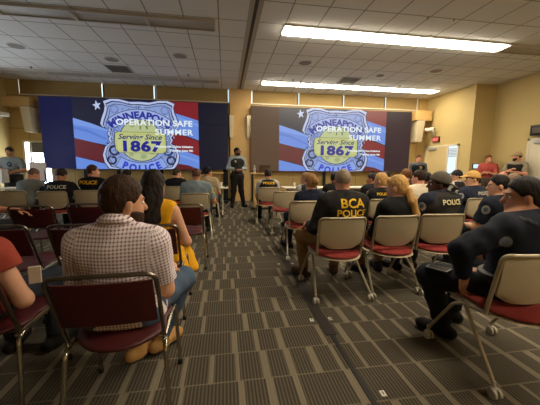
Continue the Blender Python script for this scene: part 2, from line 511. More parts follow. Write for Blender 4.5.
def person(label, x, y, yaw, top, pose='sit', lean=0, side=0, twist=0, head=(0, 0, 0), sw=.178, g=1.0, arms=('lap', 'lap'), legs=None,
           skin='light', shirt=(60, 60, 62), sleeve='short', shirt_mat=None, trousers=(40, 42, 48), trousers_mat=None, shoes=(26, 24, 24), hair='short', hair_rgb=(60, 42, 30),
           cap=None, vest=None, beard=False, text=(), res=0.014, face=False, skirt=False, hz=None, belt=False, extra=None, fold=.004, headoff=(0, 0), group=None, curls=(.5, .5), neckopen=.025, bun=None, glasses=False, neck=0.0, collar=None, hand_n=(None, None)):
    seed = int(abs(x * 100 + y * 1000)) % 9999
    rs = np.random.RandomState(seed)
    Rw = rotz(math.radians(yaw))
    if pose == 'stand' and neck == 0: neck = .018
    hz = hz if hz is not None else (.532 if pose == 'sit' else .93)
    ln, sd_ = math.radians(lean), math.radians(side)
    s = unit(V3(math.sin(sd_), math.sin(ln), math.cos(ln) * math.cos(sd_)))
    Lsp = (top - .245 - neck - hz) / s[2]
    H = V3(0, 0, hz); N = H + s * Lsp
    tw = math.radians(twist); sx = V3(math.cos(tw), math.sin(tw), 0); fy = unit(V3(-math.sin(tw), math.cos(tw), 0) - s * (V3(-math.sin(tw), math.cos(tw), 0) @ s))
    mid = H + s * Lsp * .45 - fy * (.015 if pose == 'sit' else 0)
    chest = H + s * Lsp * .72
    Hc = N + V3(headoff[0], .035 + headoff[1], .130 + neck)
    hr = rotz(tw) @ rotz(math.radians(head[0])) @ rotx(-math.radians(head[1])) @ roty(math.radians(head[2]))
    hp = lambda a, b, c: Hc + hr @ V3(a, b, c)
    G = g
    def torso(t):
        return [rc(H + V3(-.085, 0, .0), H + V3(.085, 0, 0), .112 * G + t, .112 * G + t, fy, .88), rc(H + V3(0, 0, .02), mid, .137 * G + t, .130 * G + t, fy, .80),
                rc(mid, chest, .130 * G + t, .135 * G + t, fy, .78),
                rc(chest - sx * sw * .5, chest + sx * sw * .5, .112 * (G * .6 + .4) + t, .112 * (G * .6 + .4) + t, fy, .88),
                rc(N - s * .075 - sx * sw * .72, N - s * .075 + sx * sw * .72, .072 + t, .072 + t, fy, .95),
                rc(N - s * .005 - fy * .01, N - s * .06 - sx * sw * .86, .054 + t * .6, .056 + t), rc(N - s * .005 - fy * .01, N - s * .06 + sx * sw * .86, .054 + t * .6, .056 + t)]
    sh = [N - s * .075 - sx * sw, N - s * .075 + sx * sw]
    el_, wr, hd = [], [], []
    for i, a in enumerate(arms):
        sg = -1 if i == 0 else 1
        (eo, wo) = ARMS[a] if isinstance(a, str) else a
        fx = sx * sg; ff = unit(V3(fy[0], fy[1], 0))
        e = sh[i] + unit(fx * eo[0] + ff * eo[1] + V3(0, 0, eo[2])) * .285
        w = e + unit(fx * wo[0] + ff * wo[1] + V3(0, 0, wo[2])) * .245
        el_.append(e); wr.append(w); hd.append(unit(w - e))
    am = (G * .5 + .5)
    def upper(i, t, fr=1.0, end=False):
        a, b = sh[i], sh[i] + (el_[i] - sh[i]) * fr
        return rc(a, b, .060 * am + t, (.060 + (.046 - .060) * fr) * am + t, end=end)
    def fore(i, t, fr=1.0, end=False):
        a, b = el_[i], el_[i] + (wr[i] - el_[i]) * fr
        return rc(a, b, .045 * am + t, (.045 + (.030 - .045) * fr) * am + t, end=end)
    kn, an = [], []
    for i in (0, 1):
        sg = -1 if i == 0 else 1
        hip = H + V3(.088 * sg, .02, -.01)
        if legs is not None: kx, ky, kz, ax_, ay, az = legs[i]
        elif skirt: kx, ky, kz, ax_, ay, az = .085, .43, .50, .07, .40, .09
        elif pose == 'sit': kx, ky, kz, ax_, ay, az = .14, .43, .50, .13, .42 + .05 * rs.uniform(-1, 1), .09
        else: kx, ky, kz, ax_, ay, az = .115, .02, .49, .13, 0.0, .09
        kn.append(V3(kx * sg, ky, kz)); an.append(V3(ax_ * sg, ay, az))
    lm = G * .6 + .4
    def leg(i, t, fr=1.0, end=False):
        sg = -1 if i == 0 else 1; hip = H + V3(.088 * sg, .02, -.01)
        return [rc(hip, kn[i], .088 * lm + t, .060 * lm + t), rc(kn[i], kn[i] + (an[i] - kn[i]) * fr, .056 * lm + t, (.056 + (.040 - .056) * fr) * lm + t, end=end)]
    # --- body, one surface
    hs = []
    hs += [el(hp(0, -.012, .022), hr, (.0775, .094, .0955)), el(hp(0, .028, -.045), hr, (.058, .066, .066)), rc(hp(-.012, .066, -.092), hp(.012, .066, -.092), .022, .022, k=.025),
           rc(hp(0, .084, .010), hp(0, .107, -.028), .010, .0145, k=.012), rc(hp(-.03, .078, .022), hp(.03, .078, .022), .012, .012, k=.02),
           el(hp(-.079, -.008, -.012), hr @ rotz(.3), (.010, .019, .032), k=.008), el(hp(.079, -.008, -.012), hr @ rotz(-.3), (.010, .019, .032), k=.008),
           rc(hp(-.018, .086, -.062), hp(.018, .086, -.062), .009, .009, k=.01),
           rc(N - s * .03 - fy * .008, hp(0, -.028, -.055), .060, .056 * (G * .4 + .6), k=.03)]
    subs = [el(hp(-.032, .098, .004), hr, (.015, .018, .012)), el(hp(.032, .098, .004), hr, (.015, .018, .012)), rc(hp(-.02, .099, -.0625), hp(.02, .099, -.0625), .003, .003, k=.006)]
    bp = torso(-.008) + [upper(0, -.004), upper(1, -.004), fore(0, -.002), fore(1, -.002)] + leg(0, -.006) + leg(1, -.006) + hs
    v, f = sdf_mesh(bp, res, .028, subs=subs)
    for i in (0, 1):
        nrm = hand_n[i]
        if nrm is None: nrm = unit(V3(0, 0, -1) + sx * (.6 if i == 0 else -.6))
        else: nrm = V3(nrm)
        hv, hf = sdf_mesh(hand_prims(wr[i], hd[i], nrm, curls[i], (1 if i == 0 else -1)), min(.006, res * .5), .012)
        f = np.concatenate([f, hf + len(v)]); v = np.concatenate([v, hv])
    sm = M('skin_' + skin, SKIN[skin], .55, 0, .06, 30, spec=.35)
    root = np_mesh('person', v, f, sm)
    root.location = (x, y, 0); root.rotation_euler = (0, 0, math.radians(yaw))
    tag(root, label, 'person', group)
    cm = lambda nm, c, r=.85, **k: M(nm + '_%d_%d_%d' % tuple(c), c, r, 0, .09, 40, .25, 300, spec=.15, **k)
    # --- shirt
    t = .013
    sp = torso(t)
    ec = []
    for i in (0, 1):
        if sleeve == 'short': sp.append(upper(i, .016, .78, True))
        elif sleeve == 'long': sp += [upper(i, .012), fore(i, .010, .93, True)]
        elif sleeve == 'rolled': sp += [upper(i, .014), fore(i, .012, .35, True)]
    if sleeve == 'cap':
        for i in (0, 1): sp.append(upper(i, .030, .36, True))
    ncut = plane(N + s * neckopen + fy * .02, s * .9 + V3(0, 0, .35) + fy * .34)
    hem = plane(V3(0, 0, hz - (.07 if pose == 'sit' else -.045)), (0, 0, -1))
    mods = [folds(fold, seed + 1), ncut, hem]
    if sleeve == 'none':
        for i in (0, 1):
            mods.append(plane(sh[i] + sx * (-1 if i == 0 else 1) * .012, sx * (-1 if i == 0 else 1) + V3(0, 0, -.25)))
    v, f = sdf_mesh(sp, min(res, .014), .035, mods=mods)
    cl = None
    if shirt_mat is not None:                                          # weave coordinates: along each sleeve, around the trunk
        rel = v - N; cl = np.stack([rel @ sx, rel @ s, rel @ fy], 1)
        for i in (0, 1):
            ax_ = unit(el_[i] - sh[i]); q = v - sh[i]; tt = q @ ax_; rad = np.linalg.norm(q - tt[:, None] * ax_, axis=1)
            out = (v - N) @ sx * (-1 if i == 0 else 1)
            m_ = (out > sw * .93) & (tt > -.08)
            e1 = unit(sx - ax_ * (sx @ ax_)); e2 = np.cross(ax_, e1)
            cl[m_, 0] = np.arctan2(q[m_] @ e2, q[m_] @ e1) * .07; cl[m_, 1] = tt[m_]
        flank = np.abs(cl[:, 0]) > 9
    so = np_mesh('dress' if skirt else 'shirt', v, f, shirt_mat or cm('cloth', shirt), root, cloth=cl)
    if cl is not None: pass
    if collar:
        cc = N + s * .030 + fy * .006; ring_ = []
        qs = [cc + sx * .064 * math.cos(a) + fy * (.062 * math.sin(a) - .0) + s * (.022 - .026 * math.sin(a)) for a in np.linspace(-PI * 1.42, PI * .42, 17)]
        for a, b in zip(qs, qs[1:]): ring_.append(rc(a, b, .016, .016, unit((a + b) / 2 - cc), .5))
        for a, b in zip(qs, qs[1:]): ring_.append(rc(a - s * .018 + unit(a - cc) * .010, b - s * .018 + unit(b - cc) * .010, .013, .013))
        v, f = sdf_mesh(ring_, min(res, .010) * .8, .012)
        rel = v - N; np_mesh('collar', v, f, shirt_mat or cm('cloth', shirt), so, cloth=np.stack([rel @ sx, rel @ s, rel @ fy], 1))
    # --- legs
    tm = trousers_mat or cm('trouser_cloth', trousers)
    if skirt:
        kk = [rc(H + V3(-.08, 0, 0), H + V3(.08, 0, 0), .125 * G, .125 * G), rc(H + V3(-.07, .02, 0), kn[0] + V3(0, 0, .0), .105, .082), rc(H + V3(.07, .02, 0), kn[1], .105, .082), rc(kn[0], kn[1], .10, .10),
              rc((kn[0] + kn[1]) / 2 + V3(-.05, 0, -.02), (kn[0] + kn[1]) / 2 + V3(-.05, .05, -.30), .12, .15), rc((kn[0] + kn[1]) / 2 + V3(.05, 0, -.02), (kn[0] + kn[1]) / 2 + V3(.14, .02, -.30), .12, .13)] + (extra or [])
        v, f = sdf_mesh(kk, res, .05, mods=[folds(.008, seed + 3, 25, 60), plane(V3(0, 0, .22), (0, 0, -1))])
        np_mesh('skirt', v, f, shirt_mat or cm('cloth', shirt), root)
    else:
        lt = .012 if pose == 'sit' else .022
        lp = [rc(H + V3(-.085, 0, 0), H + V3(.085, 0, 0), .115 * G + (.008 if pose == 'sit' else .020), .115 * G + (.008 if pose == 'sit' else .020), V3(0, 1, 0), .9)] + leg(0, lt, .96, True) + leg(1, lt, .96, True)
        if pose == 'stand': lp.append(rc(H, H + s * .09, .138 * G + .012, .136 * G + .012, fy, .80))
        v, f = sdf_mesh(lp, min(res, .016), .04, mods=[folds(.004, seed + 2), plane(V3(0, 0, hz + (.06 if pose == 'sit' else .075)), (0, 0, 1))])
        np_mesh('trousers', v, f, tm, root)
    if belt:
        v, f = sdf_mesh([rc(H + V3(-.09, 0, .05), H + V3(.09, 0, .05), .135 * G, .135 * G, fy, .85)], .010, .02, mods=[plane(H + V3(0, 0, .085), (0, 0, 1)), plane(H + V3(0, 0, .03), (0, 0, -1))])
        bo = np_mesh('belt', v, f, M('black_leather', (22, 21, 22), .5), root)
        mb = MB()
        for a in (-.13, .15): mb.box(a - .03, a + .03, -.03, .05, hz - .05, hz + .08, bev=.012)
        mb.build('pouch', M('black_leather', (22, 21, 22), .5), bo, True)
    for i in (0, 1):
        d = unit(V3(an[i][0] - H[0], .5, 0)) if pose == 'sit' else unit(V3((-1 if i == 0 else 1) * .25, 1, 0))
        if legs is not None and len(legs) > 2: d = unit(V3(legs[2][i][0], legs[2][i][1], 0))
        a = an[i]; fz = max(.0, a[2] - .09)
        low = V3(a[0], a[1], a[2] - .045)
        v, f = sdf_mesh([rc(low - d * .055, low + d * .135, .043, .040), rc(a + V3(0, 0, .03), low, .047, .045), el(low + d * .12, np.stack([d, np.cross(V3(0, 0, 1), d), V3(0, 0, 1)], 1), (.08, .045, .036))], min(.012, res), .03,
                        mods=[plane(V3(0, 0, a[2] - .088), (0, 0, -1))])
        so_ = np_mesh('shoe', v, f, cm('leather', shoes, .6), root)
        if res < .0125:
            v, f = sdf_mesh([rc(low - d * .055, low + d * .135, .046, .043), el(low + d * .12, np.stack([d, np.cross(V3(0, 0, 1), d), V3(0, 0, 1)], 1), (.083, .048, .05))], .009, .03, mods=[plane(V3(0, 0, a[2] - .089), (0, 0, -1)), plane(V3(0, 0, a[2] - .066), (0, 0, 1))])
            np_mesh('sole', v, f, M('dark_rubber', (34, 28, 24), .8), so_)
    # --- hair
    hm = M('hair_%d_%d_%d' % tuple(hair_rgb), hair_rgb, .55, 0, .45, 70, .6, 160, spec=.16)
    if hair != 'bald':
        th = dict(buzz=.004, short=.012, full=.020, bun=.014, pony=.016, long=.020, bob=.022, updo=.02).get(hair, .012)
        if cap: th = min(th, .010)
        P = [el(hp(0, -.012, .024 + th * .25), hr, (.0775 + th * .5, .094 + th * .65, .0955 + th * 1.0))]
        if hair in ('long', 'bob', 'pony', 'bun', 'updo'): P.append(el(hp(0, -.045, -.02), hr, (.074, .07, .08)))
        n1 = hr @ V3(0, .8, -.6)
        cuts = [plane(hp(0, .060, .046), n1, .012)]
        if hair in ('short', 'buzz', 'full', 'bun', 'pony', 'updo'): cuts.append(plane(hp(0, 0, -.050 if hair in ('short', 'buzz') else -.062), hr @ V3(0, .15, -1), .014))
        Q = []
        if hair == 'bun': Q = [el(hp(0, -.125, .015), hr, (.045, .04, .045))]
        if hair == 'updo': Q = [el(hp(0, -.105, .03), hr, (.055, .045, .06)), el(hp(.03, -.09, .07), hr, (.035, .035, .035))]
        if hair == 'long':
            b0 = hp(0, -.075, -.03)
            Q = [rc(hp(-.055, -.03, 0), N + sx * -.085 - fy * .075 - s * .12, .045, .050), rc(hp(.055, -.03, 0), N + sx * .05 - fy * .085 - s * .12, .045, .05), rc(b0, N - fy * .11 - s * .17, .065, .06), rc(N - sx * .05 - fy * .10 - s * .12, N - fy * .125 - s * .30 - sx * .045, .06, .03)]
        if hair == 'bob': Q = [rc(hp(-.06, -.02, 0), hp(-.065, -.01, -.12), .04, .03), rc(hp(.06, -.02, 0), hp(.065, -.01, -.12), .04, .03), rc(hp(0, -.07, 0), hp(0, -.075, -.12), .06, .04)]
        if hair == 'pony':
            o_ = V3(extra or (.03, -.02, 0)); k0 = hp(.0, -.105, -.02)
            c1 = N - fy * .10 + sx * o_[0] - s * .0; c2 = N - fy * .115 + sx * o_[0] * 1.5 - s * .13; c3 = N - fy * .11 + sx * o_[0] * 1.2 - s * .21
            Q = [rc(k0 + hr @ V3(0, .03, .02), k0, .04, .035), rc(k0, c1, .034, .042), rc(c1, c2, .042, .036), rc(c2, c3, .036, .014)]
        hseed = seed + 9
        def strands(D, X, Y, Z):
            a = np.arctan2(X - Hc[0], -(Y - Hc[1]))
            w = np.sin(a * 21 + 3 * np.sin(Z * 24 + hseed)) * .5 + np.sin(a * 39 + 2 * np.sin(Z * 35) + 1) * .3 + np.sin(Z * 75 + a * 9) * .25
            return D - (.0016 if hair == 'buzz' else .0038) * w
        hh = min(res, .010)
        v, f = sdf_mesh(P, hh, .02, mods=[strands] + cuts, subs=([] if hair in ('long', 'bob') else [el(hp(sg * .088, .004, -.026), hr, (.034, .030, .040), k=.012) for sg in (-1, 1)]))
        if Q:
            v2, f2 = sdf_mesh(Q, hh, .03, mods=[strands]); f = np.concatenate([f, f2 + len(v)]); v = np.concatenate([v, v2])
        np_mesh('hair', v, f, hm, root)
    if beard:
        v, f = sdf_mesh([el(hp(0, .028, -.050), hr, (.067, .072, .068)), rc(hp(-.014, .068, -.095), hp(.014, .068, -.095), .026, .026)], min(res, .009), .02,
                        mods=[plane(hp(0, .03, -.034), hr @ V3(0, .25, 1), .008), plane(hp(0, .0, -.03), hr @ V3(0, -1, 0), .01)], subs=[rc(hp(-.02, .105, -.055), hp(.02, .105, -.055), .013, .013, k=.006)])
        np_mesh('beard', v, f, hm, root)
    if cap:
        crgb, back, c2 = cap[0], cap[1], (cap[2] if len(cap) > 2 else cap[0])
        kr = hr @ (rotz(PI) if back else np.eye(3)) @ rotx(.10 if not back else -.32)
        kp = lambda a, b, c: Hc + hr @ V3(0, -.012, .022) + kr @ V3(a, b, c)
        v, f = sdf_mesh([el(kp(0, 0, .006), kr, (.096, .112, .118))], min(res, .010), .01, mods=[plane(kp(0, 0, .004), kr @ V3(0, 0, -1), .006)])
        co = np_mesh('cap', v, f, cm('cap_cloth', crgb), root)
        v, f = sdf_mesh([el(kp(0, .115, .016), kr @ rotx(-.22), (.078, .085, .0095)), el(kp(0, .09, .020), kr, (.080, .05, .009))], min(res * .6, .006), .01, mods=[plane(kp(0, .066, 0), kr @ V3(0, -1, 0))])
        np_mesh('brim', v, f, cm('cap_cloth', c2), co)
        mb = MB(); q = kp(0, 0, .123); mb.lathe([(.001, .004), (.007, .003), (.009, 0)], c=tuple(q), n=8); mb.build('button', cm('cap_cloth', c2), co, True)
    # --- vest
    vo = None
    if vest:
        up = torso(.030)[:4] + [rc(N - s * .075 - sx * sw * .42, N - s * .075 + sx * sw * .42, .094, .094, fy, .98), rc(N - s * .01 - fy * .01, N - s * .06 - sx * sw * .62, .060, .070), rc(N - s * .01 - fy * .01, N - s * .06 + sx * sw * .62, .060, .070)]
        mods = [folds(.002, seed + 5), plane(N - s * .012 + fy * .02, s + fy * .62, .012), plane(H + s * Lsp * (.14 if pose == 'stand' else .2), -s, .012)]
        v, f = sdf_mesh(up, min(res, .012), .03, mods=mods)
        vo = np_mesh('vest', v, f, cm('vest_cloth', vest, .8), root)
        # pouches across the chest
        mb = MB(); Rm = Matrix(((sx[0], fy[0], s[0], 0), (sx[1], fy[1], s[1], 0), (sx[2], fy[2], s[2], 0), (0, 0, 0, 1)))
        for a in (-.085, 0.0, .085):
            p = H + s * Lsp * .42 + sx * a + fy * (.143 * G - .25 * a * a)
            mb.box(-.030, .030, -.016, .016, -.045, .045, M4=Matrix.Translation(tuple(p)) @ Rm, bev=.008)
        mb.build('pouch', cm('vest_cloth', vest, .8), vo, True)
    if face:
        for sg in (-1, 1):
            c = hp(.032 * sg, .0755, .004); bm = bmesh.new(); bmesh.ops.create_uvsphere(bm, u_segments=12, v_segments=8, radius=.0106)
            d = hr @ V3(0, 1, 0); fl = []
            for fc in bm.faces: fl.append(1 if Vector(fc.calc_center_median()).normalized().dot(Vector(d)) > .86 else 0)
            bm.verts.index_update(); e = MB()
            for fc, q in zip(bm.faces, fl): pass
            e.v = [tuple(np.array(w.co) + c) for w in bm.verts]; e.f = [tuple(w.index for w in fc.verts) for fc in bm.faces]; e.mi = fl; bm.free()
            e.build('eye', [M('eye_white', (225, 220, 214), .25), M('iris', (50, 36, 28), .25)], root, True)
            v, f = sdf_mesh([rc(hp(.018 * sg, .094, .026), hp(.05 * sg, .078, .027), .005, .0035)], .004, .004)
            np_mesh('eyebrow', v, f, hm, root)
    if glasses:
        mb = MB()
        for sg in (-1, 1):
            c = hp(.033 * sg, .112, .003); mb.tube([c + hr @ V3(.024 * math.cos(a), 0, .018 * math.sin(a)) for a in np.linspace(0, 2 * PI, 14)[:-1]], .0022, 5, closed=True)
            mb.tube([hp(.057 * sg, .110, .006), hp(.082 * sg, .02, .006), hp(.085 * sg, -.01, 0)], .002, 5)
        mb.tube([hp(-.010, .114, .005), hp(.010, .114, .005)], .002, 5)
        mb.build('glasses', M('black_plastic', (20, 20, 22), .4), root, True)
    # --- lettering and patches: (target, text, size, colour, right, up (from neck, metres), side)
    for q in text:
        tgt, txt, size, rgb, rx, uz, dirn = q[:7]
        tgt = vo if (tgt == 'vest' and vo is not None) else so
        if dirn == 'back': d, ex = fy, sx
        elif dirn == 'front': d, ex = -fy, -sx
        elif dirn == 'left': d, ex = unit(sx + fy * .35), unit(-fy + sx * .35)
        else: d, ex = -sx, fy
        O = N + ex * rx + s * uz - d * .0
        if dirn in ('left', 'right'): O = sh[0 if dirn == 'left' else 1] + s * uz + ex * rx
        items = []
        if txt == '#patch':
            items = [(disc(size * .5, size * .62), rgb), (disc(size * .26, size * .30, 12, 0, .004), (78, 88, 112))]
        elif txt == '#braid':
            for k in range(26):
                tt_ = k / 25.0; items.append((disc(.011, .015, 8, -.16 + .30 * tt_, .02 - .16 * tt_ - .10 * tt_ * tt_), rgb if k % 2 else (58, 58, 64)))
        elif txt == '#panel':
            items = [(rect(size * 4.6, size * 1.5, 0, size * .36), rgb)]
        else: items = [(text_geo(txt, size, .022, xs=1.08), rgb)]
        for j, ((a, b), c) in enumerate(items):
            ov, of = project(tgt, a, b, O, ex, s, d, .003 + .002 * min(j, 1) + (.002 if txt[0] != '#' else 0), 2 if txt[0] != '#' else 3)
            append_geo(tgt, ov, of, cm('print', c, .7))
    WEARER[label] = root
    return root
# ------------------------------------------------------------------ the room
CEIL = 3.83
m_paint = M('wall_paint', WALL, .8, 0, .03, 3, .08, 120)
m_front = wood_mat('front_panels', FRONT[0], FRONT[1], panel=(1.22, 1.0, .35), rough=.55)
m_wood = wood_mat('maple_veneer', (196, 158, 98), (208, 170, 110), rough=.45)
m_white = M('painted_trim', (222, 212, 190), .5, 0, .03)
m_black = M('black_metal', (20, 20, 22), .45)
m_sky = EM('daylight_pane', (225, 245, 250), 1.35)
m_chrome = M('chrome_tube', (190, 182, 165), .22, 1.0, .03)
m_bronze = M('bronze_tube', (136, 128, 118), .28, 1.0, .04)
m_glass = M('dark_lens', (20, 22, 26), .1)

# floor reaches every wall
struct('floor', MB().box(-7.5, 8.6, -4.1, 10.5, -.1, 0), carpet_mat())
struct('ceiling', MB().box(-7.5, 8.6, -4.1, 10.5, CEIL, CEIL + .1), ceiling_mat())
# front wall: solid up to the clerestory, opening for the window at its left end
mb = MB()
mb.box(-6.3 + .82, 7.72, 10.35, 10.5, 0, 3.38).box(-6.62, -6.30, 10.35, 10.5, 0, 3.38).box(-6.30, -5.48, 10.35, 10.5, 0, .55).box(-6.30, -5.48, 10.35, 10.5, 1.98, 3.38)
mb.box(-6.62, -6.27, 10.35, 10.5, 3.38, CEIL).box(.19, .91, 10.35, 10.5, 3.38, CEIL).box(7.32, 7.72, 10.35, 10.5, 3.38, CEIL)
struct('wall_front', mb, m_front)
struct('wall_right', MB().box(7.72, 7.86, 8.2, 10.5, 0, CEIL), m_paint)
struct('wall_jog_right', MB().box(7.86, 8.5, 8.2, 8.34, 0, CEIL), m_paint)
struct('wall_right_rear', MB().box(8.45, 8.6, -4.0, 8.2, 0, CEIL), m_paint)
struct('wall_left', MB().box(-6.76, -6.62, 8.2, 10.5, 0, CEIL), m_paint)
struct('wall_jog_left', MB().box(-7.4, -6.76, 8.2, 8.34, 0, CEIL), m_paint)
struct('wall_left_rear', MB().box(-7.5, -7.35, -4.0, 5.6, 0, CEIL).box(-7.5, -7.35, 7.6, 8.2, 0, CEIL).box(-7.5, -7.35, 5.6, 7.6, 0, .9).box(-7.5, -7.35, 5.6, 7.6, 2.2, CEIL), m_paint)
fr = MB(); fr.box(-7.46, -7.34, 5.6, 5.66, .9, 2.2).box(-7.46, -7.34, 7.54, 7.6, .9, 2.2).box(-7.46, -7.34, 5.66, 7.54, 2.14, 2.2).box(-7.46, -7.32, 5.66, 7.54, .9, .96).box(-7.45, -7.36, 6.57, 6.63, .96, 2.14)
w = struct('window_9', fr, m_white); MB().box(-7.47, -7.46, 5.66, 7.54, .96, 2.14).build('pane', EM('fill_daylight', (226, 240, 255), 9.0), w)  # out-of-view window and glowing pane, added to brighten the left ceiling
struct('wall_back', MB().box(-7.4, 8.5, -4.1, -3.95, 0, CEIL), m_paint)
# clerestory windows: bright panes, mullions, roller shades pulled down
def clerestory(n, x0, x1):
    fr = MB()
    fr.box(x0, x1, 10.30, 10.42, 3.37, 3.405)
    for x in (x0, x1): fr.box(x - .012, x + .012, 10.35, 10.42, 3.40, CEIL)
    w = struct('window_%d' % n, fr, m_white)
    MB().box(x0 + .02, x1 - .02, 10.43, 10.44, 3.40, CEIL).build('pane', m_sky, w)
m_shade = M('shade_cloth', SHADE, .9, 0, .04, 60, .1, 500)
LX = [-6.27, -3.84, -2.25, .17]; RX = [.93, 2.60, 4.28, 5.93, 7.27]
for n, (x0, x1) in enumerate(list(zip(LX, LX[1:])) + list(zip(RX, RX[1:]))):
    clerestory(n + 1, x0, x1)
    where = ['over the unlit end of the navy video wall', 'above the badge on the navy video wall', 'over the navy video wall, next to the pilaster',
             'over the brownish video wall, next to the pilaster', 'above the badge on the brownish video wall', 'above the lettering on the brownish video wall', 'over the unlit end of the brownish video wall'][n]
    t = thing('roller_blind', 'tan roller blind in the high window ' + where, 'blind', ((x0 + x1) / 2, 10.34, 3.407), 0, 'roller blinds in the high windows')
    w = (x1 - x0) / 2 - .038
    MB().box(-w, w, .0, .008, .022, CEIL - 3.407).build('shade_fabric', m_shade, t)
    MB().box(-w, w, -.008, .014, .004, .026, bev=.004).build('hem_bar', m_shade, t)
# window at the left end of the front wall, half covered by its shade
fr = MB()
fr.box(-6.30, -6.24, 10.33, 10.44, .55, 1.98).box(-5.54, -5.48, 10.33, 10.44, .55, 1.98).box(-6.24, -5.54, 10.33, 10.44, 1.93, 1.98).box(-6.24, -5.54, 10.30, 10.44, .55, .60).box(-6.12, -6.07, 10.34, 10.43, .60, 1.93)
w = struct('window_8', fr, m_white)
MB().box(-6.24, -5.54, 10.45, 10.46, .60, 1.93).build('pane', EM('bright_daylight', (226, 242, 255), 16.0), w)
t = thing('roller_blind', 'grey roller blind half lowered in the window behind the standing trooper', 'blind', (-5.82, 10.39, 1.60))
MB().box(-.26, .27, 0, .008, .02, .33).build('shade_fabric', M('grey_shade', (120, 120, 112), .9), t); MB().box(-.26, .27, -.006, .014, 0, .02).build('hem_bar', M('grey_shade', (120, 120, 112), .9), t)
# pilaster and the slim boxes and beams beside the screens
struct('trim_1', MB().box(.19, .91, 10.22, 10.35, 0, CEIL, bev=.01), m_wood)
struct('trim_2', MB().box(6.95, 7.62, 9.95, 10.35, 2.97, 3.32), m_wood)
struct('trim_3', MB().box(-6.50, -5.78, 9.95, 10.35, 2.97, 3.24), m_wood)
struct('baseboard_front', MB().box(-5.4, 7.7, 10.33, 10.35, 0, .10), M('base_strip', (90, 78, 62), .7))
m_box = M('pale_panel', (214, 200, 168), .6, 0, .03)
for lx, x0, x1, y0, z0, z1, where in (('a', .17, .31, 10.06, 2.20, 2.95, 'on the pilaster at the navy video wall'), ('b', .75, .92, 10.06, 2.20, 2.95, 'on the pilaster at the brownish video wall'),
                                      ('c', 7.04, 7.32, 9.90, 2.20, 2.96, 'under the wooden beam near the exit sign'), ('d', -6.02, -5.76, 9.90, 2.22, 2.96, 'under the wooden beam over the standing trooper')):
    t = thing('column_speaker', 'pale slim column loudspeaker box ' + where, 'loudspeaker', ((x0 + x1) / 2, 10.2, z0), 0, 'column loudspeakers on the front wall')
    h = (x1 - x0) / 2; mb = MB(); d = y0 - 10.2; yb = .02 if z0 and lx in 'ab' else .15
    mb.add([(-h, d, z1 - z0), (h, d, z1 - z0), (h, yb, z1 - z0), (-h, yb, z1 - z0), (-h * .8, d + .10, 0), (h * .8, d + .10, 0), (h * .8, yb, 0), (-h * .8, yb, 0)], [(0, 1, 2, 3), (4, 7, 6, 5), (0, 4, 5, 1), (1, 5, 6, 2), (2, 6, 7, 3), (3, 7, 4, 0)])
    mb.build('cabinet', m_box, t)
    MB().box(-h, h, d + .04, min(yb, .02), z1 - z0, z1 - z0 + .02).build('bracket', m_black, t)

# doors
def door(n, X, y0, y1, ztop, side_y=None, leafmat=None, sgn=-1):
    fr = MB(); a = X + sgn * .03
    lo, hi = min(a, X), max(a, X)
    fr.box(lo, hi, y0, y0 + .07, 0, ztop).box(lo, hi, y1 - .07, y1, 0, ztop).box(lo, hi, y0, y1, ztop - .06, ztop)
    if side_y: fr.box(lo, hi, side_y - .04, side_y + .04, 0, ztop - .06)
    d = struct('door_%d' % n, fr, m_white)
    l0 = (side_y + .04) if side_y else y0 + .07
    p = sgn * .004
    MB().box(min(X + sgn * .018, X), max(X + sgn * .018, X), l0, y1 - .07, .01, ztop - .06).build('door_leaf', leafmat, d)
    MB().box(min(X, X + sgn * .075), max(X, X + sgn * .075), y1 - .55, y1 - .20, ztop - .16, ztop - .08, bev=.012).build('door_closer', M('closer_grey', (160, 165, 160), .4), d, True)
    h = MB(); h.tube([(X + sgn * .018, l0 + .09, 1.0), (X + sgn * .07, l0 + .09, 1.0), (X + sgn * .07, l0 + .20, 1.0)], .010, 8); h.build('handle', m_chrome, d, True)
    if side_y:
        MB().box(min(X + sgn * .012, X), max(X + sgn * .012, X), y0 + .07, side_y - .04, .12, ztop - .06).build('side_light', EM('side_light_glow', (214, 232, 245), .95), d)
        bl = MB()
        for k in range(6): bl.box(min(X + sgn * .02, X), max(X + sgn * .02, X), y0 + .075, side_y - .045, 1.62 + k * .05, 1.645 + k * .05)
        bl.build('blind', M('blind_grey', (150, 155, 150), .6), d)
m_leaf = wood_mat('door_maple', (214, 188, 132), (224, 200, 148), rough=.4)
door(1, 7.72, 8.66, 10.26, 2.04, 9.14, m_leaf)
door(2, 8.45, 5.9, 7.05, 2.08, None, M('door_white', (226, 214, 188), .5))
# exit sign by the door
t = thing('exit_sign', 'red exit sign on the wall above the maple door', 'exit sign', (7.72, 9.74, 2.17))
MB().box(-.06, 0, -.17, .17, 0, .20, bev=.008).build('housing', M('sign_housing', (60, 46, 40), .5), t)
MB().box(-.064, -.058, -.15, .15, .02, .18).build('face', EM('exit_red', (200, 52, 44), .8), t)
a, b = text_geo('EXIT', .13, .02); mb = MB(); mb.add([(-.068, -p[0], .05 + p[1]) for p in a], b); mb.build('legend', EM('exit_glow', (255, 150, 130), 1.0), t)
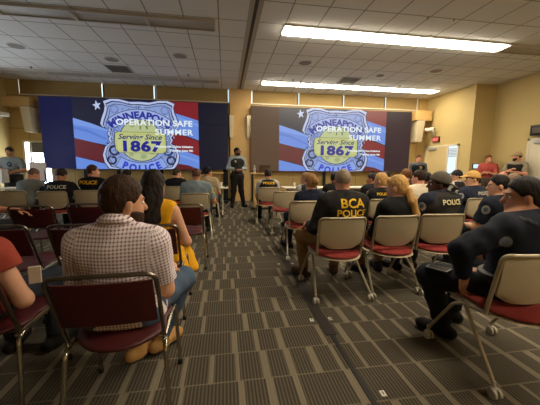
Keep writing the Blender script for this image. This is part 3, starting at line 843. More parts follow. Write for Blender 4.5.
# cameras: wall-mounted
def wall_camera(X, y, z, sg, label):
    t = thing('security_camera', label, 'camera', (X, y, z))
    MB().box(min(-sg * .006, sg * .04), max(-sg * .006, sg * .04), -.09, .09, -.10, .10, bev=.012).build('base', m_white, t, True)
    MB().tube([(sg * .03, 0, .0), (sg * .14, 0, -.02), (sg * .20, -.03, .03)], .022, 10).build('arm', m_white, t, True)
    b = MB(); b.box(-.17, .17, -.06, .06, -.055, .065, M4=Matrix.Translation((sg * .24, -.08, .08)) @ Matrix.Rotation(-1.1 if sg < 0 else -2.0, 4, 'Z'), bev=.02)
    bo = b.build('body', m_white, t, True)
    c = Matrix.Translation((sg * .24, -.08, .08)) @ Matrix.Rotation(-1.1 if sg < 0 else -2.0, 4, 'Z')
    MB().tube([c @ Vector((.165, 0, 0)), c @ Vector((.185, 0, 0))], .042, 14).build('lens', m_glass, bo, True)
wall_camera(7.72, 9.92, 2.55, -1, 'white security camera on the wall above the maple door and exit sign')
wall_camera(-6.62, 9.8, 2.6, 1, 'white security camera on the wall above the standing trooper')
t = thing('touch_panel', 'small lit touch screen on the tan wall beside the man in red', 'control panel', (7.95, 8.2, 1.30))
MB().box(-.12, .12, -.025, 0, -.085, .085, bev=.006).build('bezel', m_black, t); MB().box(-.10, .10, -.028, -.024, -.065, .065).build('screen', EM('panel_glow', (190, 220, 240), 1.0), t)
t = thing('wall_speaker', 'black box speaker on the wall over the pale door frame', 'loudspeaker', (8.45, 6.72, 2.14))
MB().box(-.16, 0, -.19, .19, 0, .28, bev=.015).build('cabinet', m_black, t, True); MB().box(-.166, -.158, -.12, .12, .06, .2).build('grille', M('speaker_grille', (92, 84, 72), .7), t)

# ceiling fixtures
m_house = M('fixture_white', (196, 190, 180), .5, 0, .03)
m_lamp = EM('lamp_diffuser', (255, 243, 217), LAMP)
m_off = M('lens_off', (176, 168, 156), .45, 0, .03)
def fixture(x, y, on, label, group):
    t = thing('ceiling_light', label, 'ceiling light', (x, y, CEIL), 0, group)
    f = MB(); L, W = .595, .185; h_ = -.025 if on else -.05
    f.box(-L, L, -W, -W + .03, h_, 0).box(-L, L, W - .03, W, h_, 0).box(-L, -L + .02, -W + .03, W - .03, h_, 0).box(L - .02, L, -W + .03, W - .03, h_, 0)
    f.build('frame', m_house, t)
    d = MB()
    if on: d.box(-L + .028, L - .028, -W + .03, W - .03, -.048, -.004)
    else:
        n = 10; vs = []; fs = []
        for i in range(n + 1):
            a = -1 + 2 * i / n; yy = a * (W - .03); zz = .006 - .016 * a * a
            vs += [(-L + .02, yy, zz - .02), (L - .02, yy, zz - .02)]
        for i in range(n): fs.append((2 * i, 2 * i + 1, 2 * i + 3, 2 * i + 2))
        vs += [(-L + .02, -W + .03, -.002), (L - .02, -W + .03, -.002), (L - .02, W - .03, -.002), (-L + .02, W - .03, -.002)]
        k = 2 * (n + 1); fs.append((k, k + 1, k + 2, k + 3)); d.add(vs, fs)
    d.build('diffuser', m_lamp if on else m_off, t, not on)
ordn = ['nearest the ceiling track', 'second from the ceiling track', 'third from the ceiling track', 'fourth from the ceiling track', 'fifth from the ceiling track', 'last, against the far wall']
for i in range(4): fixture(1.70 + 1.2 * i, 5.70, True, 'glowing ceiling light of the overhead row, ' + ordn[i], 'lit lights of the overhead row')
for i in range(5): fixture(1.75 + 1.2 * i, 9.24, True, 'glowing ceiling light of the row by the front wall, ' + ordn[i], 'lit lights of the row by the front wall')
fixture(6.5, 5.70, False, 'dark ceiling light continuing the lit overhead row', None); fixture(7.7, 5.70, False, 'dark ceiling light ending the overhead row at the wall', None)
for i in range(4): fixture(1.70 + 1.2 * i, 2.1, True, 'glowing ceiling light over the rear chairs, ' + ordn[i], 'lit lights over the rear chairs')
for i in range(3): fixture(2.90 + 1.2 * i, -1.5, True, 'glowing ceiling light by the rear wall, ' + ordn[i], 'lit lights by the rear wall')
for i in range(5): fixture(-.74 - 1.2 * i, 5.76, False, 'dark ceiling light of the unlit overhead row, ' + ordn[i], 'unlit lights of the overhead row')
for i in range(5): fixture(-.74 - 1.2 * i, 9.34, False, 'dark ceiling light of the unlit front row, ' + ordn[i], 'unlit lights of the row by the front wall')
m_grille = M('ceiling_grille', (140, 132, 122), .6)
SPK = [(-4.5, 7.5, 'over the standing trooper'), (-2.72, 8.0, 'near the square vent on the dim side'), (-1.02, 7.45, 'on the dim side near the track'), (2.01, 7.37, 'between the lit rows near the track'), (5.62, 7.33, 'between the lit rows near the tan wall')]
for x, y, w in SPK:
    t = thing('ceiling_speaker', 'round grey ceiling speaker ' + w, 'ceiling speaker', (x, y, CEIL), 0, 'round ceiling speakers')
    MB().lathe([(.17, 0), (.17, -.008), (.15, -.014)], n=28).build('rim', m_house, t, True); MB().lathe([(.145, -.010), (.145, -.017), (.01, -.020)], n=28).build('grille', m_grille, t, True)
for x, y, w in ((-2.8, 8.75, 'over the navy video wall'), (3.72, 8.6, 'over the brownish video wall')):
    t = thing('ceiling_vent', 'square grey ceiling vent ' + w, 'vent', (x, y, CEIL))
    f = MB(); f.box(-.29, .29, -.30, -.26, -.012, 0).box(-.29, .29, .26, .30, -.012, 0).box(-.29, -.25, -.26, .26, -.012, 0).box(.25, .29, -.26, .26, -.012, 0); f.build('frame', m_grille, t)
    f = MB(); [f.box(-.25, .25, -.25 + k * .052, -.22 + k * .052, -.010, -.002) for k in range(10)]; f.build('slats', M('vent_dark', (96, 90, 82), .6), t)
    MB().box(-.25, .25, -.26, .26, -.002, 0).build('backing', M('vent_back', (60, 56, 52), .8), t)
t = thing('ceiling_vent', 'small round vent between the lit ceiling rows', 'vent', (4.39, 8.0, CEIL)); MB().lathe([(.11, 0), (.11, -.01), (.02, -.03)], n=20).build('diffuser', m_grille, t, True)
for x, y, w in ((-5.08, 8.97, 'near the window wall'), (-1.01, 8.92, 'over the speaker'), (2.05, 8.84, 'just before the lit front row'), (5.55, 8.85, 'near the tan wall')):
    t = thing('sprinkler', 'small dark sprinkler head in the ceiling ' + w, 'sprinkler', (x, y, CEIL), 0, 'ceiling sprinklers')
    MB().lathe([(.03, 0), (.03, -.006), (.012, -.008), (.012, -.035), (.025, -.037), (.025, -.042)], n=12).build('head', M('sprinkler_metal', (70, 62, 54), .4, .6), t, True)
for x, y, w in ((-3.0, 5.3, 'over the dim side'), (-2.5, 5.3, 'beside the dark overhead lights'), (3.49, 4.86, 'before the lit overhead row'), (3.98, 4.84, 'farther along the lit overhead row'), (3.50, 5.46, 'touching the lit overhead row'), (4.01, 5.46, 'at the joint of the lit overhead row')):
    t = thing('ceiling_hook', 'tiny bright hook in the ceiling ' + w, 'hook', (x, y, CEIL), 0, 'ceiling hooks')
    MB().lathe([(.016, 0), (.016, -.012), (.006, -.02), (.006, -.04)], n=10).build('stem', m_chrome, t, True)
# folding-partition track across the ceiling, and the joint cover in the carpet under it
mb = MB(); mb.box(.42, .50, -4, 10.22, CEIL - .012, CEIL).box(.56, .64, -4, 10.22, CEIL - .012, CEIL); o = struct('trim_4', mb, M('track_metal', (168, 160, 150), .5))
MB().box(.50, .56, -4, 10.22, CEIL - .004, CEIL).build('slot', m_black, o)
mb = MB(); mb.box(.775, .805, -3.9, 10.1, 0, .004); struct('trim_5', mb, M('joint_strip', (34, 28, 24), .7))
mb = MB(); mb.box(.745, .835, 1.95, 2.9, 0, .006).box(.75, .83, 3.2, 3.9, 0, .006); struct('trim_6', mb, M('joint_cover', (44, 36, 30), .7))
for x, y, w in ((.70, 2.17, 'clear of the joint strip'), (.86, 2.17, 'behind the chair of the bearing officer'), (.68, 3.55, 'by the brown boots'), (.86, 3.55, 'under the seated rows'), (.87, 1.36, 'nearest the rear')):
    lab = {.70: 'small white floor plate on the aisle side of the carpet joint', .86: 'small white floor plate on the chair side of the carpet joint'}.get(x, '')
    t = thing('floor_plate', {(.70, 2.17): 'small white floor plate on the aisle side of the dark carpet joint', (.86, 2.17): 'small white floor plate between carpet joint and rear caster', (.68, 3.55): 'small white floor plate on the aisle beside brown boots', (.86, 3.55): 'small white floor plate against the brown boots',
              (.87, 1.36): 'small white floor plate at the near end of the carpet joint'}[(x, y)], 'floor plate', (x, y, 0), 0, 'white floor plates along the carpet joint')
    MB().box(-.015, .015, -.020, .020, 0, .007, bev=.002).build('plate', M('plate_white', (214, 208, 196), .5), t); MB().box(-.003, .003, -.01, .01, .007, .0085).build('slot', m_black, t)

# ------------------------------------------------------------------ video walls
def warp(pts, fn): return [fn(*p) for p in pts]
def video_wall(name, label, X0, X1, cx0, cx1, z0, z1, tint, posts, Y=10.06, cols=(0, 1)):
    t = thing(name, label, 'video wall', ((X0 + X1) / 2, Y, 0)); ox = (X0 + X1) / 2
    nx, nz = 3, 3
    xs = np.linspace(X0, X1, nx + 1) - ox; zs = np.linspace(z0, z1, nz + 1)
    for i in range(nx):
        for j in range(nz):
            w_ = (i + .5) / nx
            mt = EM('reflect_glow_panel_%d_%s' % (i, name), [int(tint[0][c] + (tint[1][c] - tint[0][c]) * w_) for c in range(3)], 1.0)  # panel glow: navy backlight at left, painted room reflection at right
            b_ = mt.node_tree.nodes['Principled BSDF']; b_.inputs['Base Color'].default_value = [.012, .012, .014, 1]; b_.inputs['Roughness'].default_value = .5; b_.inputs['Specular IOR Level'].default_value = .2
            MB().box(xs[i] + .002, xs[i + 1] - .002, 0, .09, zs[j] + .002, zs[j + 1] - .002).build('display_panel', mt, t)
    # picture: every layer a millimetre in front of the last, all one mesh
    W = cx1 - cx0; Hh = z1 - z0
    pal = {}; mats = []; mb = MB()
    def col(rgb):
        if rgb not in pal:
            pal[rgb] = len(mats); mats.append(EM('picture_%d_%d_%d_%s' % (*rgb, name), [min(255, int(rgb[c] * tint[2][c])) for c in range(3)], PIC))
        return pal[rgb]
    lay = [0]
    def put(poly, rgb, fs=None):
        """poly in picture units: u 0..1.74 across, v 0..1 up"""
        y = -.002 - .0001 * lay[0]; lay[0] += 1
        vs = [(cx0 - ox + min(max(u, 0), 1.745) / 1.745 * W, y, z0 + min(max(v, 0), 1) * Hh) for u, v in poly]
        mb.add(vs, fs or [tuple(range(len(vs)))], col(rgb))
    def ring(pts, k, cx, cy): return [(cx + (u - cx) * k, cy + (v - cy) * k) for u, v in pts]
    def put_strip(a, b, rgb):
        n = len(a); put(a + b, rgb, [(i, (i + 1) % n, n + (i + 1) % n, n + i) for i in range(n)])
    P = lambda x, y: ((x - 73) / 71.5, 1 - (y - 98) / 71.5)          # picture layout grid
    NAVY = (12, 14, 46); BLUE = (104, 142, 226); BLUE2 = (122, 158, 236); RED = (128, 22, 34); DRED = (96, 18, 30)
    put([(0, 0), (1.745, 0), (1.745, 1), (0, 1)], NAVY)
    put([P(73, 118), P(90, 123), P(106, 129), P(110, 146), P(90, 142), P(73, 138)], BLUE)
    put([P(73, 118), P(90, 123), P(106, 129), P(106, 131), P(88, 127), P(73, 124)], BLUE2)
    put([P(73, 126), P(86, 129), P(104, 138), P(104, 139.5), P(86, 132), P(73, 129)], (88, 124, 210))
    put([P(73, 138), P(90, 142), P(104, 147), P(106, 166), P(90, 160), P(73, 157)], DRED)
    put([P(73, 157), P(90, 161), P(108, 166), P(108, 170), P(73, 170)], BLUE)
    put([P(168, 98), P(199, 98), P(199, 117), P(184, 113), P(170, 109)], RED)
    put([P(170, 109), P(184, 113), P(199, 117), P(199, 138), P(184, 133), P(168, 130)], BLUE)
    put([P(172, 112), P(185, 116.5), P(199, 121), P(199, 123.5), P(184, 119), P(172, 115)], BLUE2)
    put([P(166, 131), P(184, 134), P(199, 139), P(199, 155), P(184, 150), P(166, 147)], RED)
    put([P(168, 147), P(184, 150), P(199, 155), P(199, 170), P(168, 170)], BLUE)
    put([P(176, 152), P(199, 160), P(199, 162), P(176, 155)], BLUE2)
    put([P(174, 163), P(186, 165), P(199, 170), P(170, 170)], DRED)
    cxs, cys = P(96.5, 105)
    put([(cxs + (.062 if k % 2 == 0 else .025) * math.cos(.5 + k * PI / 5), cys + (.075 if k % 2 == 0 else .03) * math.sin(.5 + k * PI / 5)) for k in range(10)], (190, 205, 238))
    # shield outline, right half then mirrored
    half = [(0, 1), (10, 1.5), (20, -1), (29, -1.5), (36, 1.7), (34.5, 6), (35.5, 11.5), (38.8, 20), (40, 25), (37.5, 28.4), (34.6, 27.2), (31.5, 29.7), (33.5, 35), (31.5, 38), (33, 40.2), (31, 44), (36.4, 48.5), (39.4, 57), (38, 64.7), (33.6, 71.5), (20, 81), (0, 87)]
    half = [(a, b + 98) for a, b in half]
    def shield(k, dx=0):
        R = [(138 + a * k, 140 + (b - 140) * k) for a, b in half]; Lf = [(276 - a, b) for a, b in reversed(R[1:-1])]
        return [P(a, b) for a, b in R + Lf]
    STEEL = (150, 170, 222); PALE = (186, 200, 238); INK = (24, 30, 70); MIDB = (118, 138, 196)
    put(shield(1.0), INK); put(shield(.98), PALE); put(shield(.925), INK); put(shield(.90), STEEL); put(shield(.86), INK); put(shield(.845), (140, 162, 218))
    # engraved scrolls on the steel
    for sx_ in (-1, 1):
        for (ax_, ay, r) in ((25, 108, 4.5), (29, 128, 4), (27, 150, 5.5), (30, 160, 5), (20, 168, 4)):
            a = [P(138 + sx_ * ax_ + r * math.cos(q), ay + r * math.sin(q)) for q in np.linspace(0, 2 * PI, 15)[:-1]]; b = [P(138 + sx_ * ax_ + r * .62 * math.cos(q), ay + r * .62 * math.sin(q)) for q in np.linspace(0, 2 * PI, 15)[:-1]]
            put_strip(a, b, MIDB if r < 5 else INK)
        for k in range(9):
            q = -1.0 + k * .25; x_, y_ = 138 + sx_ * 33 * math.cos(q), 143 + 30 * math.sin(q)
            put([P(x_ - 1.2, y_), P(x_, y_ - 1.2), P(x_ + 1.2, y_), P(x_, y_ + 1.2)], INK)
    def band(r0, r1, a0, a1, rgb, cx=138, cy=139, n=24):
        a = [P(cx + r1 * math.cos(q), cy - r1 * math.sin(q)) for q in np.linspace(a0, a1, n)]; b = [P(cx + r0 * math.cos(q), cy - r0 * math.sin(q)) for q in np.linspace(a0, a1, n)]
        put(a + b, rgb, [(i, i + 1, n + i + 1, n + i) for i in range(n - 1)])
    rf = np.random.RandomState(3)
    for k in range(230):
        q, r_ = rf.uniform(0, 2 * PI), rf.uniform(23.5, 37); x_, y_ = 138 + r_ * math.cos(q), 138 + r_ * 1.02 * math.sin(q)
        if y_ < 101 or y_ > 168: continue
        a_, l_, w_ = rf.uniform(0, PI), rf.uniform(.9, 2.2), rf.uniform(.25, .55); c_, s_ = math.cos(a_), math.sin(a_)
        put([P(x_ - l_ * c_, y_ - l_ * s_), P(x_ + w_ * s_, y_ - w_ * c_), P(x_ + l_ * c_, y_ + l_ * s_), P(x_ - w_ * s_, y_ + w_ * c_)], ((62, 76, 130), (188, 202, 240), (88, 106, 168))[k % 3])
    for k in range(64):
        q = k * 2 * PI / 64 + .03
        if abs(math.cos(q)) < .35: continue
        c_, s_ = math.cos(q), math.sin(q); r0, r1 = 24.5, 28.5 + (k % 3)
        put([P(138 + r0 * c_ - .28 * s_, 141 - r0 * s_ - .28 * c_), P(138 + r1 * c_ - .28 * s_, 141 - r1 * s_ - .28 * c_), P(138 + r1 * c_ + .28 * s_, 141 - r1 * s_ + .28 * c_), P(138 + r0 * c_ + .28 * s_, 141 - r0 * s_ + .28 * c_)], (92, 110, 170))
    band(40.2, 51.8, .90, PI - .90, INK, 138, 159); band(40.8, 51.2, .915, PI - .915, (164, 182, 232), 138, 159)
    band(37.6, 49.6, PI + 1.0, 2 * PI - 1.0, INK, 138, 124.7); band(38.2, 49.0, PI + 1.01, 2 * PI - 1.01, (140, 168, 236), 138, 124.7)
    def arc_text(txt, r, a_mid, size, rgb, inside=False, space=1.0, cy=139):
        v, f = text_geo(txt, size, .045, 0, space)
        q = []
        for x, y in v:
            if not inside: a = a_mid - x / r; rr = r + y
            else: a = a_mid + x / r; rr = r - y
            q.append(P(138 + rr * math.cos(a), cy - rr * math.sin(a)))
        put(q, rgb, f)
    arc_text('MINNEAPOLIS', 42.4, PI / 2, 9.8, (30, 40, 150), False, 1.0, 159)
    arc_text('POLICE', 47.6, -PI / 2, 10.2, (26, 44, 196), True, 1.35, 124.7)
    put([P(138 + 22 * math.cos(q), 139.5 + 22 * math.sin(q)) for q in np.linspace(0, 2 * PI, 40)[:-1]], INK)
    put([P(138 + 21.2 * math.cos(q), 139.5 + 21.2 * math.sin(q)) for q in np.linspace(0, 2 * PI, 40)[:-1]], (188, 198, 146))
    for x_, y_, r in ((130, 124, 2.2), (146, 123, 2.4), (128, 154, 2), (140, 156, 2.6), (149, 152, 2)):
        put([P(x_ + r * 1.3 * math.cos(q), y_ + r * math.sin(q)) for q in np.linspace(0, 2 * PI, 12)[:-1]], (158, 172, 122))
    put([P(137, 119), P(139, 119), P(138.6, 128), P(137.4, 128)], (110, 120, 70)); put([P(143, 121), P(146, 127), P(144.5, 128), P(142, 122)], (110, 120, 70))
    bandp = [(113, 132), (116, 131), (159, 131), (163, 133), (163.5, 150), (160, 152.5), (116, 152), (113, 149), (112, 141)]
    put(ring([P(*q) for q in bandp], 1.03, *P(138, 141.5)), INK); put([P(*q) for q in bandp], (192, 198, 122)); put([P(114, 134), P(161, 134), P(161, 149), P(115, 149)], (198, 206, 144))
    def line(txt, size, x, y, rgb, bold=.02, shear=0, align='CENTER', space=1.0, xs=1.0):
        v, f = text_geo(txt, size, bold, shear, space, align, xs); put([P(x + a, y - b) for a, b in v], rgb, f)
    line('Serving Since', 7.4, 137, 138.2, (26, 34, 92), .02, .35, 'CENTER', 1.0, 1.12)
    line('1867', 14.6, 137.5, 150.4, (26, 30, 140), .05, 0, 'CENTER', 1.08, 1.32)
    WH = (236, 246, 250)
    line('OPERATION SAFE', 8.3, 191.5, 123.6, WH, .03, 0, 'RIGHT', 1.06, 1.12); line('SUMMER', 8.3, 191.5, 132.8, WH, .025, 0, 'RIGHT', 1.14, 1.12)
    line('Minneapolis Crime Initiative', 3.0, 191.5, 146.2, WH, .04, 0, 'RIGHT', 1.0, 1.15); line('Tuesday, June 4th', 3.0, 191.5, 150.3, WH, .04, 0, 'RIGHT', 1.0, 1.15)
    mb.build('picture', mats, t)
    for i, px_ in enumerate(posts):
        w_ = .05 if px_[1] == 0 else .085
        p = MB().box(px_[0] - ox - w_, px_[0] - ox + w_, .095, .15, 0, z0 + .9)
        po = p.build('post', m_black, t)
        MB().box(px_[0] - ox - w_, px_[0] - ox + w_, -.32, .26, 0, .05, bev=.008).build('foot', m_black, po)
    MB().box(xs[0], xs[-1], .095, .12, z0 + .2, z0 + .28).build('cross_bar', m_black, t)
video_wall('video_wall', 'large navy video wall beside the window showing the police badge slide', -5.58, .12, -4.66, -.85, 1.11, 3.30, TINT_L, ((-4.45, 0), (-3.45, 0), (-2.1, 0), (.02, 1)))
video_wall('display_wall', 'large brownish video wall near the exit door showing the police badge slide', .90, 6.87, 1.88, 5.86, 1.08, 3.27, REFLECT_TINT_R, ((.98, 0), (2.92, 0), (3.6, 0), (5.5, 0), (6.75, 0)))
# ------------------------------------------------------------------ chairs
m_shell = M('tan_shell', SHELL, .45, 0, .03, 8)
m_cframe = M('tan_grey_frame', (168, 154, 126), .38, .35, .03)
m_redseat = M('red_upholstery', (134, 50, 45), .85, 0, .10, 60, .2, 400, spec=.15)
m_caster = M('caster_grey', (176, 168, 150), .5)
m_burg = M('burgundy_vinyl', (72, 23, 25), .45, 0, .10, 30, .1, 200, spec=.35)

def nesting_chair():
    r = thing('nesting_chair', 'x', 'chair')
    # back shell: rounded, hollowed towards the sitter
    nu, nv = 14, 12; mb = MB(); lay = []
    for off in (0, -.013):
        g = []
        for j in range(nv + 1):
            for i in range(nu + 1):
                u = -1 + 2 * i / nu; v = -1 + 2 * j / nv
                x = u * math.sqrt(1 - (.16 if v > 0 else .42) * v ** 6); z = v * math.sqrt(1 - (.12 if v > 0 else .30) * u ** 6)
                x *= (.214 + .006 * v)
                g.append((x, -.175 - .055 * (z + 1) * .5 + .035 * u * u - .012 * (1 - v * v) + off, 0.640 + .150 * z))
        lay.append(g)
    n = (nu + 1) * (nv + 1); vs = lay[0] + lay[1]; fs = []
    for j in range(nv):
        for i in range(nu):
            a = j * (nu + 1) + i; fs.append((a, a + 1, a + nu + 2, a + nu + 1)); fs.append((n + a, n + a + nu + 1, n + a + nu + 2, n + a + 1))
    rim = [i for i in range(nu + 1)] + [j * (nu + 1) + nu for j in range(1, nv + 1)] + [nv * (nu + 1) + i for i in range(nu - 1, -1, -1)] + [j * (nu + 1) for j in range(nv - 1, 0, -1)]
    for k in range(len(rim)):
        a, b = rim[k], rim[(k + 1) % len(rim)]; fs.append((a, n + a, n + b, b))
    mb.add(vs, fs); mb.build('back_shell', m_shell, r, True)
    pts = fillet([(-.222, -.13, .425), (-.226, -.150, .52), (-.226, -.205, .795), (-.14, -.236, .797), (0, -.242, .797), (.14, -.236, .797), (.226, -.205, .795), (.226, -.150, .52), (.222, -.13, .425)], .06, 5)
    MB().tube(pts, .0125, 9).build('back_frame', m_cframe, r, True)
    # seat: upholstered pad on a moulded tray
    def pad(z0, z1, w, d, rr, y0=0):
        v, f = sdf_mesh([rc((-w, y0 - d, (z0 + z1) / 2), (w, y0 - d, (z0 + z1) / 2), rr, rr, V3(0, 0, 1), (z1 - z0) / 2 / rr), rc((-w, y0 + d, (z0 + z1) / 2), (w, y0 + d, (z0 + z1) / 2), rr, rr, V3(0, 0, 1), (z1 - z0) / 2 / rr),
                         rc((0, y0 - d, (z0 + z1) / 2), (0, y0 + d, (z0 + z1) / 2), w + rr * .92, w + rr * .92, V3(0, 0, 1), (z1 - z0) / 2 / (w + rr))], .014, .02)
        return v, f
    v, f = pad(.415, .462, .13, .12, .085, .02); np_mesh('seat', v, f, m_redseat, r)
    v, f = pad(.395, .428, .135, .125, .088, .02); so = np_mesh('seat_tray', v, f, m_shell, r)
    mb = MB()
    for s in (-1, 1): mb.tube(fillet([(s * .222, -.14, .42), (s * .222, .02, .40), (s * .222, .14, .40)], .05), .0125, 8)
    mb.tube([(-.222, .0, .398), (.222, .0, .398)], .011, 8); mb.build('seat_frame', m_cframe, r, True)
    for s in (-1, 1):
        for path, foot in ((fillet([(s * .222, .03, .402), (s * .238, .10, .37), (s * .262, .285, .085)], .05), (s * .262, .29)), ([(s * .215, .04, .405), (s * .24, -.11, .25), (s * .268, -.27, .085)], (s * .268, -.275))):
            lo = MB().tube(path, .0115, 8).build('leg', m_cframe, r, True)
            w = MB(); x, y = foot
            w.tube([(x, y, .095), (x, y, .055)], .010, 8)
            for q in (-1, 1): w.tube([(x + q * .008, y - .012, .029), (x + q * .024, y - .012, .029)], .029, 14)
            w.box(x - .020, x + .020, y - .02, y + .015, .034, .062, bev=.008)
            w.build('caster', m_caster, lo, True)
    return r

def stacking_chair():
    r = thing('stacking_chair', 'x', 'chair')
    v, f = sdf_mesh([rc((-.13, -.02, .435), (.13, -.02, .435), .080, .085, V3(0, 0, 1), .30), rc((-.13, .16, .435), (.13, .16, .435), .080, .085, V3(0, 0, 1), .30), rc((0, -.0, .435), (0, .14, .435), .205, .21, V3(0, 0, 1), .125)], .014, .02)
    np_mesh('seat', v, f, m_burg, r)
    # upholstered back panel
    mb = MB(); nu, nv = 12, 8; g = []
    vs = []; fs = []
    for off in (.014, -.014):
        for j in range(nv + 1):
            for i in range(nu + 1):
                u = -1 + 2 * i / nu; v_ = -1 + 2 * j / nv
                e = max(abs(u), abs(v_)) ** 8
                vs.append((u * .200, -.172 - .075 * (v_ + 1) * .5 - .02 * (1 - u * u) + off * (1 - .55 * e), .672 + v_ * .112))
    n = (nu + 1) * (nv + 1)
    for j in range(nv):
        for i in range(nu):
            a = j * (nu + 1) + i; fs.append((a, a + 1, a + nu + 2, a + nu + 1)); fs.append((n + a, n + a + nu + 1, n + a + nu + 2, n + a + 1))
    rim = [i for i in range(nu + 1)] + [j * (nu + 1) + nu for j in range(1, nv + 1)] + [nv * (nu + 1) + i for i in range(nu - 1, -1, -1)] + [j * (nu + 1) for j in range(nv - 1, 0, -1)]
    for k in range(len(rim)): a, b = rim[k], rim[(k + 1) % len(rim)]; fs.append((a, n + a, n + b, b))
    MB().add(vs, fs).build('backrest', m_burg, r, True)
    pts = fillet([(-.215, -.10, .42), (-.217, -.155, .55), (-.217, -.258, .815), (0, -.276, .822), (.217, -.258, .815), (.217, -.155, .55), (.215, -.10, .42)], .05, 6)
    MB().tube(pts, .0105, 10).build('back_frame', m_bronze, r, True)
    mb = MB()
    for s in (-1, 1): mb.tube([(s * .215, -.13, .42), (s * .215, .22, .43)], .0115, 8)
    mb.tube([(-.215, -.05, .405), (.215, -.05, .405)], .010, 8); mb.tube([(-.215, .12, .41), (.215, .12, .41)], .010, 8); mb.build('seat_frame', m_chrome, r, True)
    for s in (-1, 1):
        for p, q in ((fillet([(s * .215, .10, .425), (s * .218, .25, .432), (s * .235, .28, .012)], .05, 6), (s * .235, .28)), (fillet([(s * .215, -.06, .42), (s * .222, -.13, .40), (s * .240, -.185, .012)], .06, 6), (s * .240, -.185))):
            lo = MB().tube(p, .0115, 9).build('leg', m_chrome, r, True)
            MB().lathe([(.015, 0), (.017, .004), (.015, .03), (.012, .034)], c=(q[0], q[1], 0), n=12).build('glide', m_black, lo, True)
    return r
NC = [None]; SC = [None]
def chair(kind, x, y, rz, label, group=None):
    st = NC if kind == 'n' else SC
    if st[0] is None:
        st[0] = nesting_chair() if kind == 'n' else stacking_chair(); o = st[0]; o.location = (x, y, 0); o.rotation_euler = (0, 0, math.radians(rz)); o['label'] = label
    else: o = dup(st[0], (x, y, 0), math.radians(rz), label)
    o['group'] = group or ('tan nesting chairs' if kind == 'n' else 'burgundy stacking chairs')
    return o
T = 'tan shell-back chair '
for a in [(1.09, 2.72, 0, T + 'under the man with yellow letters on his black shirt'), (1.672, 2.755, 0, T + 'under the woman with the long blonde ponytail'), (2.21, 2.79, -4, T + 'under the man in vest and backward grey cap'),
          (1.75, 1.52, -2, T + 'under the large officer in dark navy, nearest at the frame edge'), (1.09, 3.955, 0, T + 'under the person in navy with a blond bun'), (1.11, 5.40, 0, 'empty tan shell-back chair with a bright red seat beside the aisle'),
          (.935, 6.35, 0, T + 'under the seated person facing the wooden lectern'), (2.31, 4.09, 0, T + 'under the woman in black with hair pinned up'), (3.93, 4.09, 0, T + 'under the man in tan cap and navy shirt'), (2.95, 4.11, 0, T + 'under the man in a white shirt'),
          (3.10, 2.86, 12, T + 'under the dark-haired officer with a shoulder patch'), (1.56, 5.45, 0, T + 'under the person in grey sleeves and black vest'), (2.16, 5.45, 0, T + 'under the dark figure behind the lettered black shirt'), (2.95, 5.42, 0, T + 'under the man in black behind the pinned-up hair'),
          (3.62, 5.42, 0, T + 'under the brown-haired person past the white shirt'), (4.20, 5.42, 0, T + 'under the dark-haired person behind the backward cap'), (4.88, 5.42, 0, T + 'under the man in black cap and grey shirt'),
          (5.42, 5.42, 0, T + 'under the figure in a dark jacket below the man in red'), (5.90, 5.32, 0, T + 'under the bald person below the folded arms'), (4.98, 4.30, 0, T + 'under the grey-haired person behind the large officer'), (4.04, 6.70, 0, T + 'under the far dark-haired person by the last table'),
          (-3.663, 5.79, 0, T + 'under the bent trooper in grey'), (-2.951, 5.66, 0, T + 'under the officer with white back lettering'), (-2.453, 5.82, 0, T + 'under the officer with yellow back lettering'), (-.497, 5.15, 0, T + 'under the man in a blue-grey shirt'),
          (-1.16, 6.73, 0, T + 'under the man in black resting chin on hand'), (-2.16, 6.75, 0, T + 'under the person hidden past the brown-haired man'), (-.40, 6.75, 0, T + 'under the person in black cap and beige shirt')]:
    chair('n', *a)
B = 'burgundy stacking chair '
for a in [(-.525, 1.50, 2, B + 'under the man in the checked shirt'), (-1.26, 1.66, 0, B + 'under the woman in coral'), (-2.09, 3.70, 0, 'empty burgundy stacking chair with an arm over its backrest'), (-1.69, 2.62, 0, 'empty burgundy stacking chair behind the one with the arm over it'),
          (-1.10, 2.59, 0, 'empty burgundy stacking chair half hidden past the shoulder in checks'), (-1.575, 3.82, 0, 'empty burgundy stacking chair behind the yellow-lettered officer'), (-.586, 2.52, 0, B + 'under the woman in a yellow dress'),
          (-.485, 3.68, 0, 'empty burgundy stacking chair on the aisle behind the blue-grey shirt'), (-2.72, 3.71, 0, B + 'under the person reaching an arm sideways')]:
    chair('s', *a)

# ------------------------------------------------------------------ tables, lecterns, small things
m_top = M('table_white', (222, 212, 190), .4, 0, .03)
def table(x0, x1, y0, y1, label, group):
    cx, cy = (x0 + x1) / 2, (y0 + y1) / 2; t = thing('folding_table', label, 'table', (cx, cy, 0), 0, group); w, d = (x1 - x0) / 2, (y1 - y0) / 2
    MB().box(-w, w, -d, d, .70, .73, bev=.006).build('tabletop', m_top, t)
    MB().box(-w + .12, w - .12, d - .12, d - .10, .36, .69).build('modesty_panel', M('modesty_white', (206, 196, 172), .5), t)
    for s in (-1, 1):
        l = MB(); x = s * (w - .14); l.tube([(x, 0, .70), (x, 0, .10)], .022, 10); l.tube(fillet([(x, -d + .02, .06), (x, -.1, .13), (x, .1, .13), (x, d - .02, .06)], .1), .018, 8)
        lo = l.build('leg', m_caster, t, True)
        for q in (-1, 1): MB().tube([(x - .014, q * (d - .02), .03), (x + .014, q * (d - .02), .03)], .03, 12).build('caster', m_black, lo, True)
for a in [(-1.64, .07, 7.0, 7.5, 'white folding table beside the standing speaker, cups on it'), (-3.30, -1.68, 7.0, 7.5, 'white folding table in the middle of the dim side'), (-4.96, -3.34, 7.0, 7.5, 'white folding table nearest the window')]: table(*a, 'white tables on the dim side')
